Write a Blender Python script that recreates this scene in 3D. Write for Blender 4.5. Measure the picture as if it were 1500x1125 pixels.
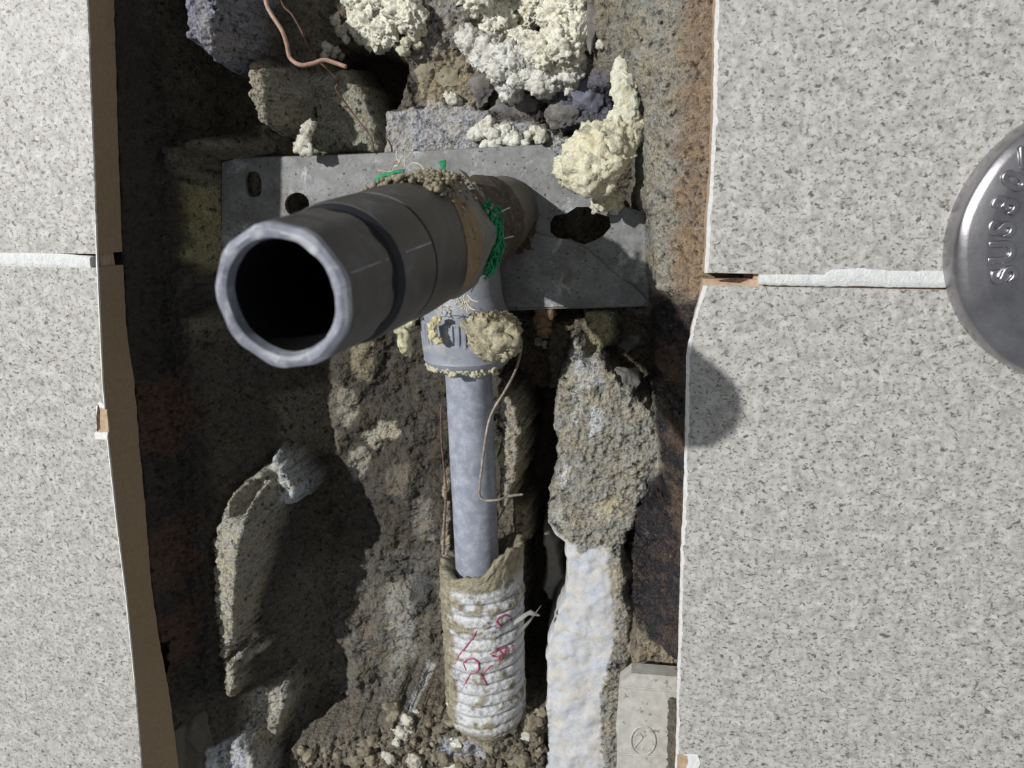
import bpy, math, random
import numpy as np
from mathutils import Vector, Matrix
from mathutils.bvhtree import BVHTree

# ------------------------------------------------------------------ clear
for o in list(bpy.data.objects): bpy.data.objects.remove(o)
scene = bpy.context.scene
COL = scene.collection
MM = 0.001

# ------------------------------------------------------------------ camera, light, exposure
H, TH, PH, FPX = 283.0, math.radians(10.5), math.radians(13.4), 1083.0   # distance to the tiles in mm, yaw, pitch, focal length
CF = np.array([-math.sin(TH)*math.cos(PH), math.cos(TH)*math.cos(PH), -math.sin(PH)])
CR = np.array([math.cos(TH), math.sin(TH), 0.0])
CU = np.cross(CR, CF)
CAM = np.array([0.0, -H, 0.0])
cd = bpy.data.cameras.new('camera'); cam = bpy.data.objects.new('camera', cd); COL.objects.link(cam)
cd.sensor_width = 36; cd.lens = 36*FPX/1500; cd.clip_start = 0.005; cd.clip_end = 20
M3 = Matrix(((CR[0], CU[0], -CF[0]), (CR[1], CU[1], -CF[1]), (CR[2], CU[2], -CF[2])))
cam.matrix_world = Matrix.Translation(Vector(CAM*MM)) @ M3.to_4x4()
cd.dof.use_dof = True; cd.dof.focus_distance = 0.312; cd.dof.aperture_fstop = 17.0
scene.camera = cam

world = bpy.data.worlds.new('room_light'); scene.world = world; world.use_nodes = True
bg = world.node_tree.nodes['Background']; bg.inputs[0].default_value = (0.93, 0.97, 1.0, 1); bg.inputs[1].default_value = 0.22
ld = bpy.data.lights.new('work_lamp', 'POINT'); ld.energy = 350; ld.color = (1.0, 0.985, 0.95); ld.shadow_soft_size = 0.03
lamp = bpy.data.objects.new('work_lamp', ld); lamp.location = (-1.78, -2.35, 0.93); COL.objects.link(lamp)
vs = scene.view_settings
scene.display_settings.display_device = 'sRGB'
vs.view_transform = 'Standard'; vs.look = 'None'; vs.gamma = 1; vs.exposure = 0.32; vs.use_curve_mapping = False

# ------------------------------------------------------------------ helpers
def P(px, py, d):
    """point of the wall space (mm; x right, y into the wall, z up) seen at a picture position at depth d"""
    r = CF*FPX + CR*(px-750) + CU*(562.5-py)
    return CAM + r*((d+H)/r[1])
def g(d): return d*1.40 if d > 16 else d
def G(px, py, d): return P(px, py, g(d))
def lin(c):
    c = np.asarray(c, float)/255.0
    return np.where(c <= 0.04045, c/12.92, ((c+0.055)/1.055)**2.4)
def hashf(ix, iy, iz, s):
    n = (ix*374761393 + iy*668265263 + iz*2147483647 + s*974634777) & 0xffffffff
    n = ((n ^ (n >> 13))*1274126177) & 0xffffffff
    n = ((n ^ (n >> 15))*2246822519) & 0xffffffff
    return n ^ (n >> 16)
def perlin(x, y, z, s=0):
    xi = np.floor(x).astype(np.int64); yi = np.floor(y).astype(np.int64); zi = np.floor(z).astype(np.int64)
    xf = x-xi; yf = y-yi; zf = z-zi
    u = xf*xf*xf*(xf*(xf*6-15)+10); v = yf*yf*yf*(yf*(yf*6-15)+10); w = zf*zf*zf*(zf*(zf*6-15)+10)
    def g(i, j, k):
        h = hashf(xi+i, yi+j, zi+k, s)
        gx = ((h & 1023)/511.5-1); gy = (((h >> 10) & 1023)/511.5-1); gz = (((h >> 20) & 1023)/511.5-1)
        return gx*(xf-i)+gy*(yf-j)+gz*(zf-k)
    a = g(0,0,0); b = g(1,0,0); c = g(0,1,0); d = g(1,1,0); e = g(0,0,1); f = g(1,0,1); h_ = g(0,1,1); k = g(1,1,1)
    l1 = a+u*(b-a); l2 = c+u*(d-c); l3 = e+u*(f-e); l4 = h_+u*(k-h_)
    m1 = l1+v*(l2-l1); m2 = l3+v*(l4-l3)
    return (m1+w*(m2-m1))*1.3
def fbm(x, y, z, scale, oct=3, s=0, gain=0.5):
    t = 0; a = 1.0; f = 1.0/scale
    for o in range(oct):
        t = t+a*perlin(x*f, y*f, z*f, s+o*17); a *= gain; f *= 2.07
    return t
def ridge(x, y, z, scale, oct=3, s=0):
    t = 0; a = 1.0; f = 1.0/scale
    for o in range(oct):
        t = t+a*(1-2*np.abs(perlin(x*f, y*f, z*f, s+o*31))); a *= 0.5; f *= 2.1
    return t
def sstep(a, b, x):
    t = np.clip((x-a)/(b-a), 0, 1); return t*t*(3-2*t)
def poly_sd(X, Z, pts):
    """signed distance to a closed polygon, positive inside"""
    d = np.full(X.shape, 1e9); ins = np.zeros(X.shape, bool); n = len(pts)
    for i in range(n):
        ax, az = pts[i]; bx, bz = pts[(i+1) % n]
        ex, ez = bx-ax, bz-az; L = ex*ex+ez*ez+1e-12
        t = np.clip(((X-ax)*ex+(Z-az)*ez)/L, 0, 1)
        d = np.minimum(d, (X-ax-t*ex)**2+(Z-az-t*ez)**2)
        c = ((az > Z) != (bz > Z)) & (X < (bx-ax)*(Z-az)/(bz-az+1e-12)+ax)
        ins ^= c
    d = np.sqrt(d); return np.where(ins, d, -d)

ORIG = {}
def empty(name, loc, label=None, cat=None, group=None, kind=None):
    o = bpy.data.objects.new(name, None); COL.objects.link(o); o.empty_display_size = 0.01
    loc = np.asarray(loc, float); o.location = Vector(loc*MM); ORIG[o.name] = loc
    tag(o, label, cat, group, kind); return o
def tag(o, label=None, cat=None, group=None, kind=None):
    if label: o['label'] = label
    if cat: o['category'] = cat
    if group: o['group'] = group
    if kind: o['kind'] = kind
    return o
def obj(name, v, f, m, parent=None, smooth=None, base=None, cols=None, fm=None):
    """link ONE mesh object; v in wall mm; smooth = angle in degrees; cols = (n,4) linear colours; fm = material index per face"""
    v = np.asarray(v, float)
    if parent is not None: org = ORIG[parent.name]
    else: org = np.asarray(base, float) if base is not None else np.array([v[:,0].mean(), v[:,1].max(), v[:,2].min()])
    me = bpy.data.meshes.new(name)
    me.from_pydata(((v-org)*MM).tolist(), [], f if isinstance(f, list) else f.tolist())
    ms = m if isinstance(m, (list, tuple)) else [m]
    for k in ms: me.materials.append(k)
    if fm is not None: me.polygons.foreach_set('material_index', np.asarray(fm, np.int32))
    if smooth:
        me.polygons.foreach_set('use_smooth', [True]*len(me.polygons))
        if smooth < 180: me.set_sharp_from_angle(angle=math.radians(smooth))
    if cols is not None:
        a = me.color_attributes.new('tint', 'FLOAT_COLOR', 'POINT'); a.data.foreach_set('color', np.asarray(cols, np.float32).ravel())
    me.update()
    o = bpy.data.objects.new(name, me); COL.objects.link(o)
    if parent is not None: o.parent = parent; ORIG[o.name] = org
    else: o.location = Vector(org*MM); ORIG[o.name] = org
    return o
def join(*ms):
    vs_, fs_ = [], []; n = 0
    for v, f in ms:
        vs_.append(np.asarray(v, float)); fs_ += [tuple(int(i)+n for i in q) for q in f]; n += len(v)
    return np.vstack(vs_), fs_
def basis(d):
    d = np.asarray(d, float); d = d/np.linalg.norm(d)
    a = np.array([0, 0, 1.0]) if abs(d[2]) < 0.8 else np.array([0, 1.0, 0])
    u = np.cross(a, d); u /= np.linalg.norm(u); return d, u, np.cross(d, u)
def lathe(prof, A, d, segs=64, rf=None, tf=None, phase=0.0, up=None):
    """surface of revolution: prof = [(t, r)], t mm along d from A"""
    d, u, w = basis(d)
    if up is not None:
        u = np.asarray(up, float)-d*np.dot(up, d); u /= np.linalg.norm(u); w = np.cross(d, u)
    th = np.arange(segs)*2*math.pi/segs+phase; v = []
    for (t, r) in prof:
        rr = np.full(segs, float(r)) if rf is None else rf(t, th, r)
        tt = np.full(segs, float(t)) if tf is None else tf(t, th)
        v.append(np.asarray(A)+tt[:,None]*d+(np.cos(th)*rr)[:,None]*u+(np.sin(th)*rr)[:,None]*w)
    v = np.vstack(v); f = []
    for i in range(len(prof)-1):
        for j in range(segs):
            k = (j+1) % segs; f.append((i*segs+j, i*segs+k, (i+1)*segs+k, (i+1)*segs+j))
    return v, f
def tube(pts, r, segs=8, smooth_n=6, taper=None):
    """round wire through points (Catmull-Rom), closed ends"""
    p = [np.asarray(q, float) for q in pts]
    if smooth_n > 1 and len(p) > 2:
        q = [2*p[0]-p[1]]+p+[2*p[-1]-p[-2]]; out = []
        for i in range(1, len(q)-2):
            for k in range(smooth_n):
                t = k/smooth_n
                out.append(0.5*((2*q[i])+(-q[i-1]+q[i+1])*t+(2*q[i-1]-5*q[i]+4*q[i+1]-q[i+2])*t*t+(-q[i-1]+3*q[i]-3*q[i+1]+q[i+2])*t**3))
        out.append(p[-1]); p = out
    n = len(p); v = []; f = []
    u = None
    for i in range(n):
        d = p[min(i+1, n-1)]-p[max(i-1, 0)]; d = d/(np.linalg.norm(d)+1e-9)
        if u is None: _, u, _ = basis(d)
        u = u-d*np.dot(u, d); u /= np.linalg.norm(u)+1e-9; w = np.cross(d, u)
        ri = r*(taper(i/(n-1)) if taper else 1)
        for j in range(segs):
            a = j*2*math.pi/segs; v.append(p[i]+u*math.cos(a)*ri+w*math.sin(a)*ri)
    for i in range(n-1):
        for j in range(segs):
            k = (j+1) % segs; f.append((i*segs+j, i*segs+k, (i+1)*segs+k, (i+1)*segs+j))
    f.append(tuple(range(segs-1, -1, -1))); f.append(tuple(range((n-1)*segs, n*segs)))
    return np.array(v), f
def prism(front, back):
    """solid between a front and a back outline with the same number of points (mm, 3D)"""
    n = len(front); v = np.vstack([front, back]); f = [tuple(range(n)), tuple(range(2*n-1, n-1, -1))]
    for i in range(n):
        k = (i+1) % n; f.append((i, i+n, k+n, k))
    return v, f
_ico = {}
def ico(n):
    if n not in _ico:
        import bmesh
        b = bmesh.new(); bmesh.ops.create_icosphere(b, subdivisions=n, radius=1); b.verts.ensure_lookup_table()
        _ico[n] = (np.array([q.co[:] for q in b.verts]), [tuple(x.index for x in q.verts) for q in b.faces]); b.free()
    return _ico[n]
def blob(c, r, sub=3, amp=0.3, sc=None, s=0, rz=1.0, crinkle=0.0):
    """one knobbly lump; c centre, r radius or (rx, ry, rz)"""
    v0, f = ico(sub); r = np.array([r, r, r] if np.isscalar(r) else r, float); c = np.asarray(c, float)
    sc = sc or r.mean()*0.9
    q = v0*r+c
    n = fbm(q[:,0], q[:,1], q[:,2], sc, 3, s, 0.55)
    if crinkle: n = n+crinkle*(ridge(q[:,0], q[:,1], q[:,2], sc*0.6, 4, s+5)-0.6)+0.5*crinkle*ridge(q[:,0], q[:,1], q[:,2], sc*0.22, 2, s+8)-0.2*crinkle
    return c+v0*r*(1+amp*n)[:,None], f
def jag(pts, step, amp, s, sc=4.0):
    """resample an open polyline (x, z) at a step and roughen it"""
    pts = np.asarray(pts, float); out = []
    for i in range(len(pts)-1):
        L = np.linalg.norm(pts[i+1]-pts[i]); n = max(1, int(L/step))
        for k in range(n): out.append(pts[i]+(pts[i+1]-pts[i])*k/n)
    out.append(pts[-1]); out = np.array(out)
    n = fbm(out[:,0]*0+7.3, out[:,0], out[:,1], sc, 3, s); out[:,0] += amp*n
    return out

# ------------------------------------------------------------------ materials
def new_mat(name):
    m = bpy.data.materials.new(name); m.use_nodes = True; nt = m.node_tree
    b = nt.nodes['Principled BSDF']; return m, nt, b
def N(nt, t, **kw):
    n = nt.nodes.new(t)
    for k, v in kw.items(): setattr(n, k, v)
    return n
def noise(nt, scale, detail=4, rough=0.6, vec=None, dist=0.0):
    n = N(nt, 'ShaderNodeTexNoise'); n.inputs['Scale'].default_value = scale; n.inputs['Detail'].default_value = detail
    n.inputs['Roughness'].default_value = rough; n.inputs['Distortion'].default_value = dist
    if vec is not None: nt.links.new(vec, n.inputs['Vector'])
    return n.outputs['Fac']
def ramp(nt, fac, stops):
    r = N(nt, 'ShaderNodeValToRGB'); e = r.color_ramp.elements
    while len(e) < len(stops): e.new(0.5)
    for i, (p, c) in enumerate(stops):
        e[i].position = p; c = tuple(lin(c)) if len(c) == 3 and max(c) > 1 else tuple(c)
        e[i].color = (c[0], c[1], c[2], 1)
    nt.links.new(fac, r.inputs[0]); return r.outputs[0]
def mix(nt, fac, a, b, mode='MIX'):
    m = N(nt, 'ShaderNodeMix', data_type='RGBA', blend_type=mode)
    for s, x in ((m.inputs[0], fac), (m.inputs[6], a), (m.inputs[7], b)):
        if hasattr(x, 'links'): nt.links.new(x, s)
        elif isinstance(x, (int, float)): s.default_value = x
        else: s.default_value = (*lin(x), 1)
    return m.outputs[2]
def bump(nt, b, h, strength, dist):
    n = N(nt, 'ShaderNodeBump'); n.inputs['Strength'].default_value = strength; n.inputs['Distance'].default_value = dist
    nt.links.new(h, n.inputs['Height']); nt.links.new(n.outputs[0], b.inputs['Normal']); return n
def geo(nt):
    return N(nt, 'ShaderNodeNewGeometry').outputs['Position']
def simple(name, c1, c2, scale=300, rough=0.7, bs=0.4, bd=0.0004, metal=0.0, specks=None, pos=(0.35, 0.65)):
    m, nt, b = new_mat(name); p = geo(nt)
    n = noise(nt, scale, 5, 0.65, p); col = ramp(nt, n, [(pos[0], c1), (pos[1], c2)])
    if specks:
        s = noise(nt, specks[1], 3, 0.6, p); col = mix(nt, ramp(nt, s, [(specks[2], (0, 0, 0)), (specks[2]+0.05, (1.0, 1.0, 1.0))]), col, specks[0])
    nt.links.new(col, b.inputs['Base Color']); b.inputs['Roughness'].default_value = rough; b.inputs['Metallic'].default_value = metal
    if bs: bump(nt, b, noise(nt, scale*3, 6, 0.7, p), bs, bd)
    return m

def tinted(name, rough=0.9, bs=0.85, bd=0.0008, fine=900, var=1.0):
    """rough material whose colour is carried by the mesh; alpha of the tint is how glossy (tarry) the spot is"""
    m, nt, b = new_mat(name); p = geo(nt)
    a = N(nt, 'ShaderNodeAttribute', attribute_name='tint')
    n1 = noise(nt, fine, 6, 0.75, p); n2 = noise(nt, fine*0.33, 5, 0.7, p)
    cm = N(nt, 'ShaderNodeAttribute', attribute_name='calm'); inv = N(nt, 'ShaderNodeMath', operation='SUBTRACT'); inv.inputs[0].default_value = var; nt.links.new(cm.outputs['Fac'], inv.inputs[1])
    c = mix(nt, inv.outputs[0], a.outputs['Color'], ramp(nt, n1, [(0.32, (0.38, 0.375, 0.36)), (0.5, (1.0, 1.0, 1.0)), (0.68, (1.5, 1.5, 1.52))]), 'MULTIPLY')
    c = mix(nt, inv.outputs[0], c, ramp(nt, n2, [(0.33, (0.62, 0.60, 0.57)), (0.5, (1.0, 1.0, 1.0)), (0.68, (1.25, 1.26, 1.27))]), 'MULTIPLY')
    nt.links.new(c, b.inputs['Base Color'])
    r = N(nt, 'ShaderNodeMapRange'); r.inputs[3].default_value = rough; r.inputs[4].default_value = 0.25
    nt.links.new(a.outputs['Alpha'], r.inputs[0]); nt.links.new(r.outputs[0], b.inputs['Roughness'])
    v = N(nt, 'ShaderNodeTexVoronoi'); v.inputs['Scale'].default_value = fine*0.8; nt.links.new(p, v.inputs['Vector'])
    ad = N(nt, 'ShaderNodeMath', operation='ADD'); nt.links.new(n1, ad.inputs[0]); nt.links.new(v.outputs['Distance'], ad.inputs[1])
    bp_ = bump(nt, b, ad.outputs[0], bs, bd); k_ = N(nt, 'ShaderNodeMath', operation='MULTIPLY'); k_.inputs[1].default_value = bs; nt.links.new(inv.outputs[0], k_.inputs[0]); nt.links.new(k_.outputs[0], bp_.inputs['Strength'])
    return m

def tile_material():
    m, nt, b = new_mat('granite_glaze'); p = geo(nt)
    big = noise(nt, 160, 3, 0.6, p); mid = noise(nt, 420, 4, 0.7, p)
    c = ramp(nt, big, [(0.36, (174, 173, 169)), (0.5, (188, 187, 183)), (0.64, (200, 199, 196))])
    c = mix(nt, 0.7, c, ramp(nt, mid, [(0.38, (186, 182, 174)), (0.48, (236, 236, 235)), (0.60, (255, 255, 255))]), 'MULTIPLY')
    mp = N(nt, 'ShaderNodeMapping'); mp.inputs['Scale'].default_value = (1.0, 1.0, 1.25); mp.inputs['Rotation'].default_value = (0, 0.35, 0)
    nt.links.new(p, mp.inputs['Vector'])
    s1 = noise(nt, 560, 3, 0.62, mp.outputs[0]); k1 = ramp(nt, s1, [(0.55, (0, 0, 0)), (0.64, (0.85, 0.85, 0.85))])
    c = mix(nt, k1, c, (104, 100, 92))
    s2 = noise(nt, 330, 3, 0.6, mp.outputs[0], 0.4); k2 = ramp(nt, s2, [(0.60, (0, 0, 0)), (0.66, (0.85, 0.85, 0.85))])
    c = mix(nt, k2, c, (84, 80, 68))
    s3 = noise(nt, 300, 2, 0.5, p, 0.3); k3 = ramp(nt, s3, [(0.62, (0, 0, 0)), (0.72, (0.6, 0.6, 0.6))])
    c = mix(nt, k3, c, (216, 216, 216))
    nt.links.new(c, b.inputs['Base Color']); b.inputs['Roughness'].default_value = 0.55
    bump(nt, b, noise(nt, 500, 3, 0.5, p), 0.12, 0.0003)
    return m
M_TILE = tile_material()
M_BISQUE = simple('tile_body', (148, 128, 102), (160, 140, 114), 500, 0.95, 0.2)
M_CHIP = simple('chipped_glaze', (215, 216, 216), (240, 240, 240), 600, 0.6, 0.6)
M_BARE = simple('bare_tile_body', (168, 144, 120), (198, 174, 148), 300, 0.9, 0.5)
M_GROUT = simple('white_grout', (222, 226, 226), (242, 244, 244), 350, 0.85, 0.9, 0.0008)
M_MASON = tinted('rough_mortar')
M_FOAM = tinted('spray_foam', 0.75, 1.0, 0.0013, 420, 0.62)
def galv():
    m, nt, b = new_mat('dusty_galvanised_steel'); p = geo(nt)
    n = noise(nt, 120, 6, 0.75, p); c = ramp(nt, n, [(0.30, (98, 98, 97)), (0.55, (128, 129, 130)), (0.75, (150, 152, 155))])
    s = noise(nt, 600, 3, 0.6, p); c = mix(nt, ramp(nt, s, [(0.64, (0, 0, 0)), (0.68, (1.0, 1.0, 1.0))]), c, (50, 46, 40))
    w = noise(nt, 45, 6, 0.8, p, 0.5); c = mix(nt, ramp(nt, w, [(0.56, (0, 0, 0)), (0.68, (0.8, 0.8, 0.8))]), c, (196, 199, 203))
    t = noise(nt, 60, 5, 0.7, p, 1.0); c = mix(nt, ramp(nt, t, [(0.58, (0, 0, 0)), (0.72, (0.7, 0.7, 0.7))]), c, (110, 96, 76))
    nt.links.new(c, b.inputs['Base Color']); b.inputs['Roughness'].default_value = 0.6; b.inputs['Metallic'].default_value = 0.15
    bump(nt, b, noise(nt, 700, 6, 0.7, p), 0.5, 0.0003); return m
M_GALV = galv()
def plastic(name, c1, c2, dust, amount=0.62, rough=0.45, sc=60, dist=0.8):
    m, nt, b = new_mat(name); p = geo(nt)
    c = ramp(nt, noise(nt, sc, 4, 0.6, p), [(0.35, c1), (0.7, c2)])
    w = noise(nt, sc*1.6, 7, 0.75, p, dist); k = ramp(nt, w, [(amount-0.12, (0, 0, 0)), (amount+0.1, (0.75, 0.75, 0.75))])
    c = mix(nt, k, c, dust); nt.links.new(c, b.inputs['Base Color'])
    r = N(nt, 'ShaderNodeMapRange'); r.inputs[3].default_value = rough; r.inputs[4].default_value = 0.85
    bw = N(nt, 'ShaderNodeRGBToBW'); nt.links.new(k, bw.inputs[0]); nt.links.new(bw.outputs[0], r.inputs[0]); nt.links.new(r.outputs[0], b.inputs['Roughness'])
    bump(nt, b, noise(nt, 900, 5, 0.6, p), 0.25, 0.0002); return m
M_BLACK = plastic('dusty_black_plastic', (60, 59, 58), (76, 74, 72), (112, 112, 118), 0.62, 0.5)
M_RIM = plastic('scuffed_grey_rim', (112, 115, 128), (150, 153, 166), (206, 208, 212), 0.60, 0.45, 90)
M_BORE = simple('black_bore', (9, 9, 11), (16, 16, 18), 200, 0.5, 0.1)
M_GROOVE = simple('black_rubber_groove', (16, 17, 24), (24, 25, 34), 200, 0.35, 0.1)
M_PIPE = plastic('grey_pipe_plastic', (134, 140, 154), (146, 152, 166), (180, 186, 198), 0.56, 0.5, 120, 0.0)
M_NUT = plastic('grey_nut_plastic', (132, 137, 150), (150, 155, 168), (172, 170, 158), 0.60, 0.5, 110)
M_ELBOW = plastic('dirty_grey_elbow', (84, 82, 78), (104, 102, 98), (134, 124, 104), 0.55, 0.6, 90)
M_HEX = plastic('dusty_grey_hex', (100, 98, 94), (122, 120, 116), (150, 142, 124), 0.58, 0.6, 90)
M_DIRTY = simple('dirt_caked_body', (58, 52, 46), (92, 83, 72), 260, 0.92, 0.8, 0.0008, specks=((124, 110, 90), 380, 0.62))
M_TAN = simple('tan_paper_tape', (120, 102, 76), (142, 122, 94), 220, 0.9, 0.5, specks=((92, 76, 56), 300, 0.62))
M_GREEN = simple('green_thread', (16, 116, 78), (44, 160, 108), 400, 0.7, 0.6)
M_FIBRE = simple('pale_fibre', (196, 188, 160), (224, 218, 196), 400, 0.8, 0.2)
M_COPPER = simple('dull_copper', (150, 116, 102), (184, 150, 134), 500, 0.5, 0.4, specks=((150, 140, 130), 300, 0.6))
M_DARKWIRE = simple('rusty_wire', (62, 44, 36), (128, 100, 84), 260, 0.7, 0.5)
M_STEELWIRE = simple('grey_tie_wire', (112, 104, 98), (176, 164, 154), 260, 0.5, 0.4, specks=((140, 96, 76), 120, 0.66))
M_RUST = simple('rusty_screw_dirt', (52, 40, 32), (112, 86, 66), 420, 0.95, 0.9, 0.001)
M_INK = simple('pink_marker_ink', (150, 60, 96), (186, 96, 126), 300, 0.7, 0.2)
M_PLATE = simple('pale_plaster_plate', (168, 167, 160), (192, 191, 186), 250, 0.7, 0.4, specks=((140, 136, 126), 300, 0.62))
M_PEBBLE = simple('pale_pebble', (196, 194, 182), (226, 224, 214), 200, 0.7, 0.4)
def steel():
    m, nt, b = new_mat('brushed_stainless'); p = geo(nt)
    c = ramp(nt, noise(nt, 80, 6, 0.7, p), [(0.3, (150, 148, 152)), (0.7, (190, 188, 192))])
    nt.links.new(c, b.inputs['Base Color']); b.inputs['Metallic'].default_value = 1.0; b.inputs['Roughness'].default_value = 0.3
    bump(nt, b, noise(nt, 700, 5, 0.6, p), 0.16, 0.0002); return m
M_STEEL = steel()

# ------------------------------------------------------------------ outlines measured on the photograph (picture px -> wall mm at their depth)
def xz(pts, d): return np.array([P(a, b, d)[[0, 2]] for a, b in pts])
LE_PX = [(118, -160), (126, -40), (132, 120), (140, 320), (142, 381), (150, 560), (157, 640), (170, 760), (185, 880), (197, 1000), (207, 1125), (222, 1290)]
LB_PX = [(160, -160), (166, -40), (172, 180), (177, 320), (180, 381), (186, 490), (197, 560), (204, 650), (214, 760), (222, 860), (232, 930), (247, 1010), (262, 1125), (282, 1290)]
RE_PX = [(1052, -160), (1049, -20), (1046, 100), (1043, 230), (1036, 330), (1032, 412), (1013, 480), (1006, 520), (1004, 640), (1002, 720), (998, 800), (994, 950), (990, 1125), (985, 1290)]
LT, RT = 17.0, 11.0                    # how deep the left and right tile bodies go
LE = xz(LE_PX, 0); LB = xz(LB_PX, LT); RE = xz(RE_PX, 0)
def edge_x(E, z): return np.interp(-z, -E[:,1], E[:,0])

# ------------------------------------------------------------------ the rough recess chiselled into the wall
X0, X1 = LE[:,0].min()-14, RE[:,0].max()+14
Z0, Z1 = P(600, 1370, 60)[2], P(600, -290, 60)[2]
ST = 0.5
gx = np.arange(X0, X1, ST); gz = np.arange(Z0, Z1, ST)
X, Z = np.meshgrid(gx, gz); O = np.zeros_like(X)
wx = fbm(X, O, Z, 9, 3, 1)*2.4+fbm(X, O, Z, 2.6, 2, 2)*0.7; wz = fbm(X, O+50, Z, 9, 3, 3)*2.4+fbm(X, O+50, Z, 2.6, 2, 4)*0.7
lump = fbm(X, O, Z, 30, 3, 10); mid = fbm(X, O, Z, 9, 3, 11); fine = fbm(X+0.3*Z, O, Z-0.3*X, 2.6, 2, 12, 0.6); rdg = ridge(X*0.9+0.4*Z, O, Z*0.9-0.4*X, 7, 3, 13); grain = fbm(X*0.8-0.6*Z, O, Z*0.8+0.6*X, 1.5, 1, 14)
DSH = np.clip((X-edge_x(LE, Z+20))/0.65, 0, None)        # depth at which the left tile edge shades the recess
D = np.minimum(97+lump*9+mid*3.0, np.maximum(DSH+8+lump*4+mid*2, 36))
ROUGH = np.ones_like(X)
C = np.zeros(X.shape+(3,)); C[:] = lin((122, 115, 101))
blot = fbm(X, O, Z, 14, 4, 20); blot2 = fbm(X, O+9, Z, 5, 3, 21)
def over(mask, col):
    C[:] = C*(1-mask[..., None])+lin(col)*mask[..., None]
over(sstep(0.05, 0.5, blot)*0.75, (104, 100, 90)); over(sstep(0.1, 0.6, -blot)*0.7, (142, 137, 124)); over(sstep(0.25, 0.6, blot2)*0.6, (88, 72, 54))
WET = np.zeros_like(X); CALM = np.zeros_like(X)
def region(pts, d0, soft=2.0, d=None, col=None, cw=1.0, rough=None, wet=None, calm=None, warp=1.0, csoft=None, bulge=0.0):
    """a patch of the recess: outline in picture px at depth d0; may set its depth, colour, roughness, gloss"""
    pp = xz(pts, g(d0)); sd = poly_sd(X+wx*warp, Z+wz*warp, pp)
    w = sstep(-soft, soft, sd); wc = w if csoft is None else sstep(-csoft, csoft, sd)
    if d is not None:
        tgt = (d if callable(d) is False and not np.isscalar(d) else g(d))+mid*1.6-bulge*np.sqrt(np.clip(sd, 0, 12)/12)
        D[:] = D*(1-w)+tgt*w
    if col is not None: over(wc*cw, col)
    if rough is not None: ROUGH[:] = ROUGH*(1-w)+rough*w
    if calm is not None: CALM[:] = CALM*(1-wc)+calm*wc
    if wet is not None: WET[:] = WET*(1-wc)+wet*wc
    return sd
damp_shade = sstep(-6, 6, poly_sd(X+wx*2, Z+wz*2, xz([(335, 470), (800, 450), (800, 700), (650, 760), (640, 850), (520, 880), (430, 1000), (345, 1060)], 95)))
over(damp_shade*0.85, (80, 76, 69)); over(damp_shade*sstep(0.2, 0.6, blot2)*0.5, (118, 110, 96))     # left tile's shade painted into the colour of the damp concrete
# --- deep and raised bodies
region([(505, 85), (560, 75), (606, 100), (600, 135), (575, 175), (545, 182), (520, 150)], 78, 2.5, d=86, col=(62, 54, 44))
region([(330, -60), (450, -60), (440, 90), (400, 200), (330, 215), (300, 120)], 60, 5, d=52, col=(84, 80, 68), cw=0.9)
region([(600, 70), (700, 70), (730, 110), (700, 160), (640, 165), (610, 150)], 56, 3, d=57, col=(166, 155, 133), rough=1.6)
region([(560, 160), (640, 150), (760, 165), (840, 200), (830, 240), (560, 240)], 54, 2, d=55, col=(196, 196, 198), cw=0.9, rough=0.7)
region([(440, 110), (500, 95), (545, 150), (560, 225), (440, 230)], 58, 3, d=59, col=(178, 176, 158), cw=0.85, rough=0.6)
region([(700, 60), (850, 60), (865, 110), (800, 140), (720, 130)], 50, 3, d=50, col=(206, 204, 196), cw=0.9, rough=1.3)
region([(560, -60), (700, -60), (690, 60), (600, 90), (560, 50)], 54, 3, d=54, col=(168, 164, 158), cw=0.9, rough=1.4)
region([(700, 135), (790, 130), (800, 175), (730, 180)], 60, 2, d=61, col=(84, 80, 76), cw=0.9)
region([(800, 125), (895, 110), (905, 175), (820, 190)], 52, 2, d=52, col=(112, 114, 128), cw=0.9, rough=0.8)
region([(850, -60), (960, -60), (960, 120), (900, 110), (865, 60)], 42, 4, d=40, col=(160, 156, 142), cw=0.8)
region([(300, -60), (340, -60), (328, 60), (305, 95), (270, 60), (262, -60)], 22, 3, d=29-0*DSH, col=(150, 150, 162), cw=0.9, rough=1.6, wet=0.5)
region([(358, 85), (390, 90), (404, 130), (398, 185), (382, 190), (365, 130)], 34, 3, d=44-0*DSH, col=(182, 176, 158), cw=0.9, rough=1.8)
region([(286, 260), (318, 280), (322, 330), (300, 400), (284, 380)], 40, 2, d=42, col=(168, 162, 122), cw=0.95, rough=0.7)
# --- middle and lower field
region([(440, 820), (640, 800), (640, 1125), (430, 1125)], 66, 6, col=(128, 125, 118), cw=0.6, rough=0.9, csoft=10)
region([(400, 580), (480, 570), (470, 680), (410, 690)], 52, 3, col=(150, 142, 128), cw=0.6)
for pts, c in (([(524, 640), (548, 622), (578, 622), (582, 640), (562, 652), (548, 666), (530, 655)], (206, 200, 180)),
               ([(500, 560), (516, 570), (522, 612), (506, 628), (492, 604)], (168, 164, 150)), ([(506, 665), (530, 660), (532, 690), (514, 716), (506, 690)], (178, 174, 160)),
               ([(605, 730), (634, 730), (634, 800), (600, 790)], (146, 142, 134)), ([(560, 690), (600, 680), (610, 720), (570, 730)], (124, 118, 106)),
               ([(508, 500), (545, 490), (545, 560), (520, 560)], (156, 148, 124))):
    region(pts, 66, 1.4, col=c, cw=0.95, rough=0.8)
region([(560, 860), (604, 850), (606, 1000), (570, 1010)], 66, 4, col=(176, 174, 166), cw=0.8)
region([(595, 850), (632, 840), (634, 900), (604, 905)], 66, 3, col=(88, 90, 92), cw=0.8)
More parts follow.
